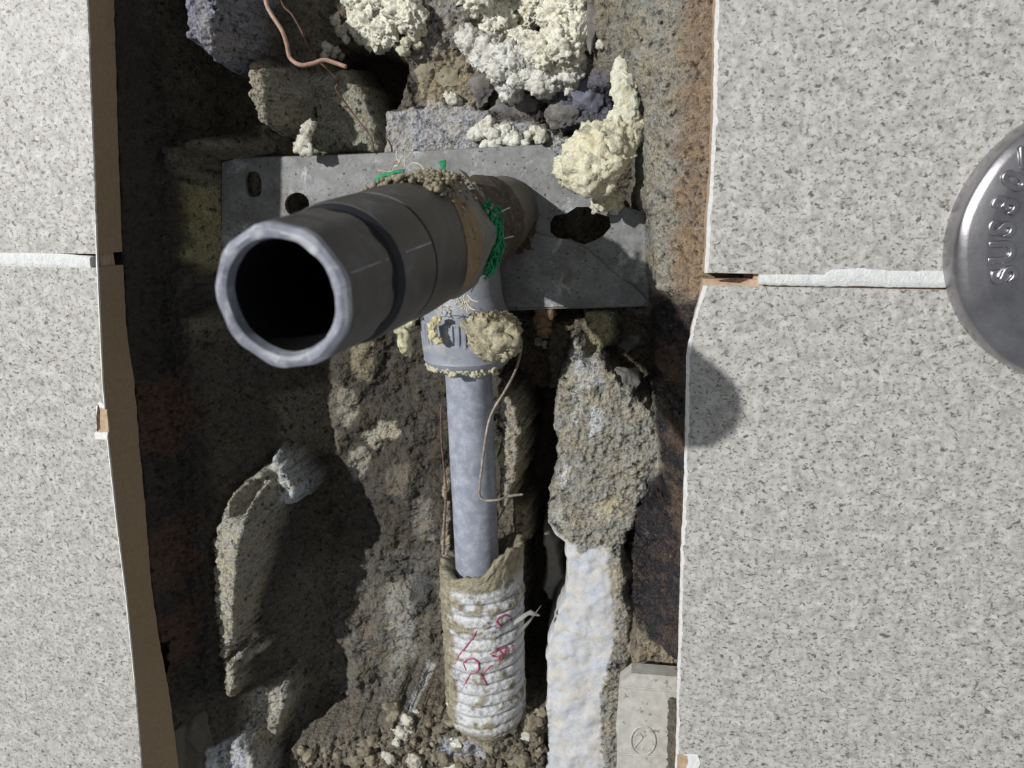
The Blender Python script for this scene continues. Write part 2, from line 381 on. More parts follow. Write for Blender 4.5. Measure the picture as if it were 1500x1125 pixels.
# ridge that catches the lamp, white drips
region([(350, 712), (384, 700), (388, 750), (370, 815), (362, 880), (350, 960), (326, 950), (322, 860), (320, 790)], 32, 2.0, d=52-0.35*DSH, col=(196, 190, 172), cw=0.95, rough=1.5, wet=0.25)
region([(374, 700), (400, 688), (396, 728), (378, 730)], 42, 1.5, d=57-0*DSH, col=(206, 208, 208), rough=1.2)
region([(396, 660), (412, 680), (434, 716), (432, 742), (412, 742), (404, 712), (392, 684)], 43, 1.5, d=60-0*DSH, col=(214, 218, 222), rough=0.8)
region([(385, 740), (430, 745), (410, 860), (360, 900), (372, 820)], 46, 2, col=(84, 80, 76), cw=0.8, rough=0.6)  # shade on the ridge's right face, painted in as dark grey
region([(330, 925), (352, 925), (352, 1010), (336, 1020), (328, 960)], 30, 2.0, d=52-0.35*DSH, col=(190, 184, 166), rough=1.8)
region([(362, 1010), (412, 1005), (420, 1030), (404, 1085), (372, 1102), (360, 1060)], 40, 2.2, d=58-0*DSH, col=(192, 188, 176), rough=1.5)
region([(356, 922), (370, 916), (376, 935), (362, 940)], 40, 1.5, d=55-0*DSH, col=(200, 196, 184)); region([(372, 944), (386, 944), (384, 960), (370, 958)], 40, 1.5, d=55-0*DSH, col=(200, 196, 184))
# --- left flank: comes down steeply from behind the left tiles, lies in the tile's shade
sL = X-edge_x(LB, Z)
fl = LT+1.0+np.clip(sL, 0, None)*2.9+mid*2.2+lump*2.0
wfl = sstep(-4, 4, D-fl); D[:] = np.where(D > fl, D*(1-wfl)+fl*wfl, D)
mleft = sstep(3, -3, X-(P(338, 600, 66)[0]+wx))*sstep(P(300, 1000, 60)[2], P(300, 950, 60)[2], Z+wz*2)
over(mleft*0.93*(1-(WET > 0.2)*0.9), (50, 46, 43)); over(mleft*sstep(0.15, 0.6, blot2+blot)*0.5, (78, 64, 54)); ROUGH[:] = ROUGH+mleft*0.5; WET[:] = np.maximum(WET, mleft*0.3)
# keep the raised pale features readable above the dark coating
region([(286, 270), (318, 285), (322, 330), (304, 400), (286, 380)], 40, 1.5, col=(172, 166, 124), cw=0.95, wet=0)
region([(350, 712), (384, 700), (388, 750), (370, 815), (362, 880), (350, 960), (326, 950), (322, 860), (320, 790)], 30, 1.2, col=(192, 188, 172), cw=0.95)
region([(300, -60), (340, -60), (328, 60), (305, 95), (270, 60), (262, -60)], 21, 1.5, col=(160, 160, 172), cw=0.9, wet=0.6)
for pts in ([(250, 530), (305, 545), (318, 600), (300, 650), (262, 625)], [(268, 740), (312, 730), (325, 800), (290, 825), (264, 790)], [(262, 860), (320, 850), (322, 915), (300, 950), (266, 905)]):
    region(pts, 40, 5, col=(104, 78, 64), cw=0.7, wet=0.1, warp=2.0)
region([(228, 918), (262, 925), (268, 1010), (285, 1125), (300, 1290), (255, 1290), (236, 1000)], 24, 1.5, d=23, col=(140, 128, 106), cw=0.95, rough=0.2, wet=0, calm=0.6)
region([(268, 1034), (310, 1030), (326, 1125), (332, 1290), (275, 1290), (266, 1090)], 30, 1.0, d=30, col=(140, 136, 126), cw=0.95, rough=0.15, warp=0.3, wet=0, calm=0.8)
region([(264, 930), (276, 925), (290, 980), (280, 1000), (266, 975)], 36, 1.2, d=38, col=(150, 142, 122), cw=0.9, wet=0)
region([(300, 1100), (350, 1080), (378, 1125), (380, 1200), (300, 1200)], 28, 1.5, d=28, col=(206, 208, 212), rough=1.2, wet=0)
# --- right flank: mortar bed that slopes down from the right tiles and faces the lamp
sR = edge_x(RE, Z)-X
zc = P(1000, 435, 20)[2]
up = sstep(-3, 3, Z-zc)
fr_u = RT+0.8+np.clip(sR, 0, None)*1.15+np.clip(sR-23-mid*1.2, 0, None)*7*sstep(P(930, 100, 30)[2], P(930, 150, 30)[2]-6, Z)+mid*0.8
fr_l = RT+0.8+np.clip(sR, 0, None)*2.5+mid*1.2
fr = fr_u*up+fr_l*(1-up)
rightm = D > fr
D[:] = np.minimum(D, fr)
mr = sstep(34, 20, sR)*up
over(sstep(33, 25, sR+mid)*up, (168, 165, 153)); over(sstep(15, 7, sR+mid*4+wx)*up*0.85, (158, 134, 110)); over(up*sstep(33, 25, sR)*sstep(0.25, 0.6, blot2)*0.5, (118, 100, 78))
# pillar of mortar right of the pipe
PIL = [(838, 500), (880, 512), (905, 555), (958, 600), (975, 690), (940, 740), (915, 800), (925, 950), (930, 1290), (800, 1290), (800, 1100), (796, 945), (806, 915), (828, 850), (822, 800), (796, 765), (800, 740), (812, 690), (808, 620), (816, 560)]
region([(770, 470), (960, 455), (960, 620), (780, 640)], 56, 4, d=58, col=(112, 104, 90), cw=0.8, rough=1.6)
region([(735, 480), (800, 470), (806, 560), (770, 580)], 64, 3, d=68, col=(96, 84, 68), cw=0.8, rough=1.5)
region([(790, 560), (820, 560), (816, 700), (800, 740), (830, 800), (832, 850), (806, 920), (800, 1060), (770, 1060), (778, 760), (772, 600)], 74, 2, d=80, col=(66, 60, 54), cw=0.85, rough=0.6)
region(PIL, 40, 1.3, d=41, col=(174, 171, 160), rough=1.3, bulge=3)
region([(955, 445), (1040, 430), (1040, 950), (938, 946), (914, 880), (912, 800), (940, 740), (978, 690), (958, 600)], 28, 1.2, col=(40, 38, 44), cw=0.97, rough=2.0, wet=0.9)
tar = poly_sd(X+wx, Z+wz, xz([(955, 445), (1040, 430), (1040, 950), (938, 946), (914, 880), (912, 800), (940, 740), (978, 690), (958, 600)], 28))
over(sstep(-1, 1, tar)*sstep(0.22, 0.5, blot2+0.3*blot+0.35*sstep(12, 2, sR))*0.4, (112, 92, 78))
over(sstep(-1, 1, tar)*sstep(0.62, 0.8, grain+0.4*fine)*0.5, (198, 184, 160))
for pts in ([(962, 500), (1005, 520), (1002, 545), (965, 550)], [(975, 600), (1003, 600), (1003, 640), (980, 635)], [(985, 690), (1003, 700), (1000, 790), (985, 750)]):
    region(pts, 22, 1.6, col=(122, 98, 84), cw=0.6, wet=0.1, rough=1.2)
region([(930, 940), (1005, 935), (1005, 990), (925, 995)], 24, 2, d=26, col=(172, 160, 138), cw=0.9, wet=0, rough=1.4)
# white plaster run over the foot of the pillar
FLOW = [(797, 764), (826, 785), (852, 812), (885, 800), (905, 850), (902, 930), (880, 1010), (885, 1290), (803, 1290), (800, 1100), (796, 945), (806, 915), (829, 850), (820, 800)]
region(FLOW, 38, 1.4, col=(200, 201, 204), cw=0.97, rough=0.08, calm=0.8)
region([(888, 820), (922, 830), (932, 1125), (900, 1125), (900, 930)], 38, 2, col=(168, 163, 148), cw=0.9, rough=0.8)
region([(793, 775), (818, 795), (824, 850), (806, 900), (792, 870)], 54, 1.6, d=56, col=(128, 126, 120), cw=0.9, rough=0.2, calm=0.8)
for pts, c in (([(866, 590), (882, 600), (884, 620), (866, 640), (862, 622)], (224, 228, 232)), ([(868, 738), (910, 730), (914, 756), (880, 764)], (206, 200, 176)),
               ([(812, 740), (826, 742), (824, 770), (814, 766)], (212, 210, 202)), ([(846, 512), (872, 520), (880, 556), (852, 570), (836, 540)], (208, 208, 202)), ([(822, 680), (836, 684), (832, 712), (822, 706)], (222, 222, 216)),
               ([(843, 560), (856, 566), (850, 620), (836, 610)], (204, 204, 196)), ([(850, 455), (905, 455), (900, 505), (868, 520), (856, 480)], (176, 168, 136))):
    region(pts, 40, 1.0, col=c, cw=0.9, rough=0.7)
region([(848, 452), (905, 452), (900, 505), (868, 520), (856, 480)], 50, 2, d=49, col=(176, 168, 136), cw=0.9)
# pale lump behind the pipe, crust round the sleeve foot, rubble
region([(728, 572), (752, 580), (768, 630), (760, 700), (745, 745), (726, 745)], 39, 1.2, d=55-0*DSH, col=(190, 184, 166), cw=0.9, rough=1.2)
region([(645, 700), (660, 700), (660, 860), (640, 850)], 50, 1.2, d=52, col=(186, 180, 164), cw=0.9)
region([(745, 735), (776, 745), (778, 800), (750, 800)], 54, 2, d=56, col=(170, 160, 132), cw=0.9, rough=1.3)
region([(560, 1040), (640, 1050), (800, 1045), (802, 1290), (520, 1290)], 38, 4, d=39, col=(140, 132, 116), cw=0.9, rough=2.6)
region([(420, 1090), (560, 1060), (560, 1290), (400, 1290)], 44, 5, d=44, col=(128, 122, 110), cw=0.8, rough=2.0)
region([(590, 1040), (604, 1040), (596, 1085), (575, 1100)], 36, 1, col=(214, 218, 222)); region([(640, 1095), (700, 1085), (710, 1125), (640, 1130)], 34, 2, col=(188, 190, 198), rough=0.8)
# --- relief, colour break-up
rub = poly_sd(X, Z, xz([(430, 1060), (800, 1035), (806, 1290), (400, 1290)], 50)); rub = sstep(-3, 5, rub)
D -= rub*(np.abs(perlin(X/6.0, O, Z/6.0, 71))*9+np.abs(perlin(X/3.0, O, Z/3.0, 72))*4-3)
D[:] = np.where(X < edge_x(LE, Z)+2, np.maximum(D, LT+0.3), D); D[:] = np.where(X > edge_x(RE, Z)-0.4, np.maximum(D, RT+0.3), D)
def blur(a, n):
    for _ in range(n):
        a = (np.roll(a, 1, 0)+a*2+np.roll(a, -1, 0))/4; a = (np.roll(a, 1, 1)+a*2+np.roll(a, -1, 1))/4
    return a
pl = sstep(-1.5, 3.5, poly_sd(X, Z, xz([(318, 228), (345, 224), (800, 205), (905, 292), (952, 306), (958, 455), (600, 462), (330, 450)], 72))); D[:] = np.where(pl > 0, np.maximum(D, D*(1-pl)+(75+lump*4)*pl), D)     # chased out behind the bracket
D = np.where(np.isfinite(D), D, 60); Db = blur(np.pad(D, 8, 'edge'), 4)[8:-8, 8:-8]; D = Db
gz_, gx_ = np.gradient(D, ST); gx_ = np.clip(gx_, -3, 3); gz_ = np.clip(gz_, -3, 3); nl = np.sqrt(1+gx_**2+gz_**2)
# relief is worked out in 3D so steep faces are as rough as flat ones
f3 = fbm(X, D, Z, 3.0, 3, 12, 0.6); r3 = ridge(X, D, Z, 8, 3, 13); g3 = perlin(X/1.4, D/1.4, Z/1.4, 14)
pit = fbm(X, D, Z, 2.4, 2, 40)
disp = ROUGH*(f3*0.95+(r3-0.7)*0.85+g3*0.35)-ROUGH*sstep(0.55, 0.8, pit)*1.4
disp *= sstep(-0.3, 1.5, X-edge_x(LE, Z)-2)*sstep(-0.2, 1.5, edge_x(RE, Z)-X)
fine = f3; grain = g3
C *= (1+(0.26*fine+0.2*grain)*(1-CALM))[..., None]
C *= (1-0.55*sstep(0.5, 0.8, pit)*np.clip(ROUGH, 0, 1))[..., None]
warm = fbm(X, O+33, Z, 6, 3, 50); C *= np.stack([1+0.10*warm, 1+0.02*warm, 1-0.14*warm], -1)
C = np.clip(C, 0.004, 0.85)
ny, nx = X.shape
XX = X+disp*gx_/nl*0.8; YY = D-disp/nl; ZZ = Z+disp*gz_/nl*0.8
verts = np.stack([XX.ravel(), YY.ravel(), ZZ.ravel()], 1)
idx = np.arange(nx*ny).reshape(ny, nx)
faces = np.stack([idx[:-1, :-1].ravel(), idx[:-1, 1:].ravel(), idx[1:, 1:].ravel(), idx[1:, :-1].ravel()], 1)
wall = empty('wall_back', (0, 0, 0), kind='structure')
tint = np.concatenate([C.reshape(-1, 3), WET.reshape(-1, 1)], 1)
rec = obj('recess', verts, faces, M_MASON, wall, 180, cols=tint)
ca = rec.data.attributes.new('calm', 'FLOAT', 'POINT'); ca.data.foreach_set('value', CALM.ravel().astype(np.float32))
rec['label'] = 'rough chiselled mortar recess between the tiles'
bvh = BVHTree.FromPolygons([Vector(v) for v in verts], [tuple(q) for q in faces.tolist()])
def on(px, py, lift=0.0, fallback=50):
    """the recess surface point seen at a picture position, lifted towards the room"""
    r = Vector(CF*FPX+CR*(px-750)+CU*(562.5-py)).normalized()
    h = bvh.ray_cast(Vector(CAM), r)
    q = np.array(h[0]) if h[0] is not None else P(px, py, fallback)
    return q-np.array([0, lift, 0])
def rock(c, r, seed, sub=4, planes=16, amp=0.10, sc=None):
    """angular broken stone"""
    v0, f = ico(sub); rn = np.random.RandomState(seed+100); nn = rn.normal(size=(planes, 3)); nn /= np.linalg.norm(nn, axis=1)[:, None]; h = rn.uniform(0.62, 1.0, planes)
    dd = v0@nn.T; k = np.min(np.where(dd > 0.05, h/np.maximum(dd, 0.05), 9), axis=1); k = np.minimum(k, 1.25)
    r = np.array([r]*3 if np.isscalar(r) else r, float); q = c+v0*r*k[:, None]; n = fbm(q[:,0], q[:,1], q[:,2], sc or r.mean()*0.5, 3, seed)
    return c+v0*r*(k*(1+amp*n))[:, None], f
# solid brickwork behind everything, so no light comes through
bx0, bx1, bz0, bz1 = P(-300, 500, 0)[0]-20, P(1850, 500, 0)[0]+20, Z0+3, Z1-3
q = np.array([[bx0, 124, bz0], [bx1, 124, bz0], [bx1, 124, bz1], [bx0, 124, bz1]])
v, f = prism(q, q+np.array([0, 30, 0])); obj('masonry', v, f, M_BARE, wall)

# ------------------------------------------------------------------ tiles and grout (parts of the wall)
def outline_tile(name, label, edge, edgeb, z_a, z_b, outer_x, depth, side, seed):
    """tile slab between heights z_a > z_b; its cut edge follows edge (front) and edgeb (back)"""
    zz = np.arange(z_a, z_b, -0.6); zz = np.append(zz, z_b)
    ef = np.interp(-zz, -edge[:,1], edge[:,0])+0.30*fbm(zz*0+3, zz*0, zz, 5.0, 4, seed, 0.7)
    eb = np.interp(-zz, -edgeb[:,1], edgeb[:,0])+0.5*fbm(zz*0+8, zz*0, zz, 9.0, 3, seed+9)
    front = [(x, 0, z) for x, z in zip(ef, zz)]+[(outer_x, 0, z_b), (outer_x, 0, z_a)]
    back = [(x, depth, z) for x, z in zip(eb, zz)]+[(outer_x, depth, z_b), (outer_x, depth, z_a)]
    # small step under the glaze so the body shows as its own layer
    n = len(front); fr = np.array(front); bk = np.array(back)
    midl = fr.copy(); midl[:,1] = 0.9
    v = np.vstack([fr, midl, bk]); fcs = [tuple(range(n)) if side > 0 else tuple(range(n-1, -1, -1)), tuple(range(3*n-1, 2*n-1, -1)) if side > 0 else tuple(range(2*n, 3*n))]; mi = [0, 1]
    for L in (0, 1):
        for i in range(n):
            k = (i+1) % n; a = (L*n+i, (L+1)*n+i, (L+1)*n+k, L*n+k); fcs.append(a if side > 0 else a[::-1]); mi.append(2 if L == 0 else 1)
    o = obj('tile', v, fcs, [M_TILE, M_BISQUE if side < 0 else M_BARE, M_CHIP], wall, fm=mi); o['label'] = label
    return ef, zz
OXL, OXR = P(-300, 500, 0)[0]-25, P(1850, 500, 0)[0]+25
def zat(px, py): return P(px, py, 0)[2]
ztop, zbot = Z1-3, Z0+3
LU, LL = zat(75, 371), zat(75, 391)
RU, RL = zat(1120, 401), zat(1120, 420)
REb = xz([(a-1 if b > 430 else a-4, b) for a, b in RE_PX], RT)
outline_tile('tile', 'upper left grey speckled tile', LE, LB, ztop, LU, OXL, LT, -1, 1)
outline_tile('tile', 'lower left grey speckled tile with a chipped edge', LE, LB, LL, zbot, OXL, LT, -1, 2)
efu, zzu = outline_tile('tile', 'upper right grey speckled tile', RE, REb, ztop, RU, OXR, RT, 1, 3)
efl, zzl = outline_tile('tile', 'lower right grey speckled tile', RE, REb, RL, zbot, OXR, RT, 1, 4)
def strip(ef, zz, sgn, wid, seed, label):
    n = len(zz); w = wid*(1+0.5*fbm(zz*0, zz*0+4, zz, 7.0, 4, seed, 0.7)); w = np.clip(w, 0.25, None)
    a = [(x-sgn*0.12, -0.14, z) for x, z in zip(ef, zz)]; b = [(x+sgn*ww, -0.05, z) for x, ww, z in zip(ef, w, zz)]
    a2 = [(x-sgn*0.12, 0.8, z) for x, z in zip(ef, zz)]; b2 = [(x+sgn*ww, 0.3, z) for x, ww, z in zip(ef, w, zz)]
    v = np.array(a+b+a2+b2); f = []
    for i in range(n-1):
        f += [(i, i+n, i+n+1, i+1), (i+2*n, i, i+1, i+1+2*n), (i+n, i+3*n, i+1+3*n, i+n+1)]
    o = obj('chipped_edge', v, f, M_CHIP, wall); o['label'] = label
strip(efu, zzu, 1, 1.25, 11, 'white chipped glaze along the upper right tile')
strip(efl, zzl, 1, 1.15, 12, 'white chipped glaze along the lower right tile')
zl = np.arange(zat(150, 330), zat(180, 1000), -1.3)
strip(np.interp(-zl, -LE[:,1], LE[:,0]), zl, -1, 0.35, 13, 'thin pale cut edge of the left tile')
def grout(pts_top, pts_bot, seed, label, back=4.0):
    """ragged band of grout between two picture lines"""
    T = xz(pts_top, 0); B = xz(pts_bot, 0)
    xs = np.arange(min(T[:,0].min(), B[:,0].min()), max(T[:,0].max(), B[:,0].max()), 0.8)
    n = len(xs); rows = 7; v = []
    zt = np.interp(xs, T[:,0], T[:,1])+0.35*fbm(xs, xs*0, xs*0, 2.5, 3, seed); zb = np.interp(xs, B[:,0], B[:,1])+0.3*fbm(xs, xs*0, xs*0+5, 2.5, 3, seed)
    for r in range(rows):
        t = r/(rows-1); z = zt*(1-t)+zb*t; y = -0.1-0.25*math.sin(math.pi*t)+0.22*fbm(xs, xs*0, z, 1.6, 3, seed+3)
        if r in (0, rows-1): y = xs*0+0.6
        v += [(a, b, c) for a, b, c in zip(xs, y, z)]
    v += [(a, back, c) for a, c in zip(xs, zt)]+[(a, back, c) for a, c in zip(xs, zb)]
    f = [(r*n+i, (r+1)*n+i, (r+1)*n+i+1, r*n+i+1) for r in range(rows-1) for i in range(n-1)]
    f += [(rows*n+i, i, i+1, rows*n+i+1) for i in range(n-1)]+[((rows-1)*n+i, (rows+1)*n+i, (rows+1)*n+i+1, (rows-1)*n+i+1) for i in range(n-1)]
    for e in (0, n-1): f.append(tuple(r*n+e for r in range(rows))+((rows+1)*n+e, rows*n+e))
    o = obj('grout', v, f, M_GROUT, wall, 50); o['label'] = label
grout([(-330, 358), (0, 368), (60, 368), (132, 376)], [(-330, 382), (0, 392), (60, 393), (132, 396)], 21, 'white grout line between the left tiles')
grout([(1112, 401), (1208, 400), (1216, 392), (1260, 389), (1300, 393), (1900, 398)], [(1112, 418), (1208, 420), (1216, 420), (1260, 419), (1300, 421), (1900, 426)], 22, 'white grout line between the right tiles')
# bare body in the open ends of both joints, with the recessed bed behind
for (a, b, dd, l) in (((1034, 409), (1114, 421), 1.2, 'bare tan joint end beside the recess'),):
    p0, p1 = P(a[0], a[1], 0), P(b[0], b[1], 0)
    q = np.array([[p0[0]-1, dd, p0[2]], [p1[0]+1, dd+0.5, p0[2]], [p1[0]+1, dd-0.8, p1[2]-0.5], [p0[0]-1, dd-0.8, p1[2]-0.5]])[::-1]
    v, f = prism(q, q+np.array([0, 8, 0])); o = obj('joint_bed', v, f, M_BARE, wall); o['label'] = l
p0, p1 = P(-190, 381, 0), P(150, 395, 0)
q = np.array([[OXL, 5, LL-1], [p1[0]-4, 5, LL-1], [p1[0]-4, 5, LU+1], [OXL, 5, LU+1]])
v, f = prism(q, q+np.array([0, 8, 0])); obj('joint_bed', v, f, M_BARE, wall)
q = np.array([[P(1105, 410, 0)[0], 3, RL-1], [OXR, 3, RL-1], [OXR, 3, RU+1], [P(1105, 410, 0)[0], 3, RU+1]])
v, f = prism(q, q+np.array([0, 6, 0])); obj('joint_bed', v, f, M_BARE, wall)
# nicks: the chip in the lower left tile and the one at the foot of the right tile
def patch(pts, y0, y1, m, label, name='chip', parent=wall):
    q = np.array([P(a, b, 0) for a, b in pts]); q[:,1] = y0; q2 = q.copy(); q2[:,1] = y1
    v, f = prism(q[::-1], q2[::-1]); o = obj(name, v, f, m, parent); o['label'] = label; return o
patch([(141, 596), (146, 588), (152, 592), (154, 602), (158, 634), (157, 644), (140, 643), (138, 634), (146, 630), (142, 612)], -0.15, 0.7, M_CHIP, 'white chip halo on the left tile edge')
patch([(145, 596), (157, 600), (160, 633), (143, 633)], -0.28, 0.7, M_BARE, 'bare tan chip in the left tile edge')
patch([(144, 592), (147, 600), (147, 628), (143, 632), (142, 610)], -0.36, 0.5, M_RUST, 'dark crack in the chip')
patch([(1002, 1104), (1022, 1105), (1026, 1118), (1018, 1135), (1002, 1140)], -0.2, 0.6, M_CHIP, 'white chip at the foot of the right tile')
patch([(992, 1105), (1006, 1106), (1008, 1116), (1003, 1128), (992, 1132)], -0.3, 0.6, M_BARE, 'bare tan chip at the foot of the right tile')
patch([(1052, 411), (1075, 407), (1092, 408), (1080, 413)], -0.02, 0.9, M_RUST, 'dark gap in the right joint', 'joint_gap')

# ------------------------------------------------------------------ stones bedded in the mortar (parts of the wall)
M_STONE = simple('grey_stone', (96, 93, 90), (134, 132, 130), 160, 0.85, 0.8, 0.0008)
M_RUBBLE = simple('rubble_mortar', (112, 104, 88), (158, 150, 132), 300, 0.95, 1.0, 0.001)
M_BLUE = simple('bluish_stone', (88, 90, 104), (122, 124, 140), 200, 0.6, 0.8, 0.0008)
M_BEIGE = simple('beige_crumb', (132, 124, 106), (164, 155, 134), 260, 0.95, 0.9, 0.0008)
random.seed(5); ns = 0
for (px, py, r, m) in ((703, 124, (7.5, 4, 8), M_STONE), (748, 156, (10, 4, 6), M_STONE), (862, 142, (9, 4, 8), M_BLUE), (868, 36, (4, 3, 10), M_STONE), (692, 14, (6, 3, 5), M_STONE), (622, 104, (6, 3, 6), M_BEIGE),
                       (655, 112, (7, 3, 6), M_BEIGE), (822, 168, (8, 3, 6), M_STONE), (915, 560, (7, 3, 8), M_STONE), (925, 500, (7, 3, 6), M_STONE)):
    c = on(px, py, -0.8); v, f = rock(c, r, ns, 4, 14, 0.22); ns += 3
    obj('stone', v, f, m, wall, 35)
for i in range(240):                                        # crumbs of the rubble at the foot of the recess
    px = random.uniform(440, 800); py = random.uniform(1035, 1150); s = random.choice((1.0, 1.4, 1.8, 2.4, 3.4, 4.6))*random.uniform(0.7, 1.1)
    if px < 560 and py < 1085: continue
    c = on(px, py, -s*0.1); v, f = rock(c, (s, s*0.8, s*random.uniform(0.7, 1.1)), i, 3, 12, 0.45, s*0.6)
    obj('crumb', v, f, M_PEBBLE if i % 17 == 0 else random.choice([M_BEIGE, M_RUBBLE, M_RUBBLE, M_RUBBLE]), wall, 60)

# ------------------------------------------------------------------ foam
def foam_tint(v, base, dark, s, zr=None):
    n = fbm(v[:,0], v[:,1], v[:,2], 5, 3, s); k = sstep(0.1, 0.6, n)[:,None]*0.6
    sp = sstep(0.62, 0.75, fbm(v[:,0], v[:,1], v[:,2], 1.6, 2, s+4))[:,None]*0.7
    c = lin(base)*(1-k)+lin(dark)*k; c = c*(1-sp)+lin((92, 74, 44))*sp
    return np.concatenate([c, np.full((len(v), 1), 0.1)], 1)
def foam(name, label, blobs, base=(244, 242, 226), dark=(228, 222, 192), s=0, sub=4, amp=0.5, parent=None, cat='foam', group=None, crinkle=0.35, kind=None):
    ms = [blob(c, r, sub, amp, sc=(r if np.isscalar(r) else np.mean(r))*0.75, s=s+i*3, crinkle=crinkle) for i, (c, r) in enumerate(blobs)]
    v, f = join(*ms); o = obj(name, v, f, M_FOAM, parent, 180, cols=foam_tint(v, base, dark, s))
    if parent is None: tag(o, label, cat, group, kind)
    return o
def scatter(pts, n, r0, r1, lift, seed, edge=0.0):
    rnd = random.Random(seed); pts = np.asarray(pts, float); out = []
    lo, hi = pts.min(0), pts.max(0)
    while len(out) < n:
        a, b = rnd.uniform(lo[0], hi[0]), rnd.uniform(lo[1], hi[1])
        if poly_sd(np.array([a]), np.array([b]), pts.tolist())[0] < edge: continue
        r = rnd.uniform(r0, r1); out.append((on(a, b, lift*rnd.uniform(0.3, 1.0)), (r, r*rnd.uniform(0.7, 1.0), r*rnd.uniform(0.75, 1.15))))
    return out
foam('foam_mass', 'large cream yellow crumbled foam mass across the top right of the recess', scatter([(700, -60), (850, -60), (858, 40), (850, 85), (800, 105), (740, 60), (705, 40), (695, 0)], 46, 3.0, 7.5, 9, 1), s=11, amp=0.55, crinkle=0.6, sub=5)
foam('foam_mass', 'cream foam clump at top centre of the recess, left of the large mass', scatter([(515, -60), (600, -60), (612, 20), (622, 35), (598, 45), (580, 40), (560, 52), (535, 50), (520, 22)], 28, 2.4, 6.0, 8, 2), s=21, amp=0.55, crinkle=0.6, sub=5)
foam('foam_mass', 'white granular foam crust spreading below the large yellow foam mass', scatter([(670, 50), (740, 60), (800, 95), (850, 90), (852, 120), (800, 136), (745, 132), (705, 100), (690, 75)], 46, 2.2, 5.0, 2.5, 3), (232, 232, 226), (206, 204, 190), s=31, sub=4, crinkle=0.6)
foam('foam_mass', 'small pale foam scraps hanging below the top centre foam clump', scatter([(590, 40), (630, 42), (618, 70), (596, 80), (588, 62)], 9, 1.6, 3.0, 6, 4), (220, 218, 194), s=41, sub=3)
foam('foam_strip', 'white foam strip lying on the top edge of the steel bracket', scatter([(694, 196), (722, 182), (760, 190), (795, 192), (796, 208), (750, 214), (700, 216)], 22, 2.0, 3.6, 3, 5), (234, 234, 224), (214, 206, 168), s=51, sub=3)
# hanging chunk over the right end of the bracket: torn lump and thin upright flap
hc = []
for (a, b, d, r) in ((835, 250, 34, (6, 5, 6)), (850, 232, 33, (7, 6, 8)), (868, 215, 32, (8, 6, 8)), (862, 245, 30, (9, 7, 9)), (885, 240, 30, (8, 6, 7)), (895, 215, 32, (8, 6, 7)), (905, 228, 34, (6, 5, 4)),
                     (876, 266, 32, (6, 5, 6)), (900, 196, 34, (7, 5, 6)), (918, 188, 35, (6, 4, 6)), (928, 196, 36, (5, 3, 4)), (884, 285, 38, (4, 4, 5)), (895, 292, 40, (4, 3, 4)), (848, 260, 33, (5, 4, 5)), (930, 182, 36, (5, 3, 4))):
    hc.append((G(a, b, d), r))
foam('foam_chunk', 'torn cream foam chunk hanging over the right end of the bracket', hc, (236, 232, 206), (206, 190, 140), s=61, amp=0.42, crinkle=0.6)
fl_ = [(G(908, 110, 34), (3.2, 1.6, 5)), (G(912, 128, 33), (4.2, 1.6, 6)), (G(918, 148, 33), (4.6, 1.8, 6)), (G(914, 168, 33), (5, 2, 5)), (G(928, 120, 34), (2, 1.2, 4)), (G(904, 172, 33), (4, 2, 3))]
foam('foam_flap', 'thin upright pale foam flap above the hanging foam chunk', fl_, (232, 232, 212), (212, 204, 170), s=71, amp=0.35, crinkle=0.5)
for (bl, lab, s) in (([(450, 190, 3.0), (455, 184, 2.2), (446, 205, 3.2), (440, 216, 3.0), (450, 220, 2.6)], 'white foam flake standing on the left top edge of the bracket', 81),
                     ([(480, 72, 2.6), (490, 75, 3.0), (500, 82, 2.0), (476, 80, 2.2)], 'pale foam flake beside the bend of the copper wire', 84),
                     ([(655, 140, 1.6), (664, 146, 2.6), (672, 150, 1.8)], 'small white foam crumb in the mortar above the bracket', 87),
                     ([(493, 30, 2.4), (502, 46, 2.8), (508, 58, 2.0)], 'grey white foam smear left of the top centre clump', 90),
                     ([(840, 52, 1.6), (862, 60, 1.6), (880, 66, 1.8), (870, 56, 1.4)], 'thin pale foam scrap below the grey stone sliver', 93),
                     ([(874, 302, 2.6), (890, 290, 2.4), (906, 296, 2.6), (900, 306, 2.2)], 'tan foam scrap under the hanging chunk at the slot', 96),
                     ([(793, 470, 3.6), (798, 455, 4.6), (796, 485, 3.0)], 'brown dusty foam lump under the bracket right of the nut', 99),
                     ([(790, 500, 2.0), (800, 504, 1.8)], 'white foam crumb right of the grey nut', 102),
                     ([(598, 1052, 3.0), (590, 1070, 3.2), (582, 1085, 2.4)], 'white foam sliver at the foot of the recess left of the sleeve', 105),
                     ([(572, 1108, 2.6), (566, 1104, 2)], 'small white foam bead in the rubble at the bottom', 108),
                     ([(608, 1110, 3.6), (612, 1118, 3.2)], 'larger white foam bead in the rubble at the bottom', 111),
                     ([(748, 1052, 1.4), (747, 1060, 2.4), (750, 1066, 2.2)], 'upright white foam crumb below the corrugated sleeve', 114)):
    foam('foam_flake', lab, [(on(a, b, r*0.6) if s != 96 and s != 81 and s != 99 else G(a, b, 42 if s != 99 else 52), (r, r*0.6, r)) for a, b, r in bl], (222, 220, 206) if s != 99 else (150, 122, 92), (196, 184, 150) if s != 99 else (110, 92, 70), s=s, sub=3, amp=0.55, crinkle=0.4, cat='foam flake')

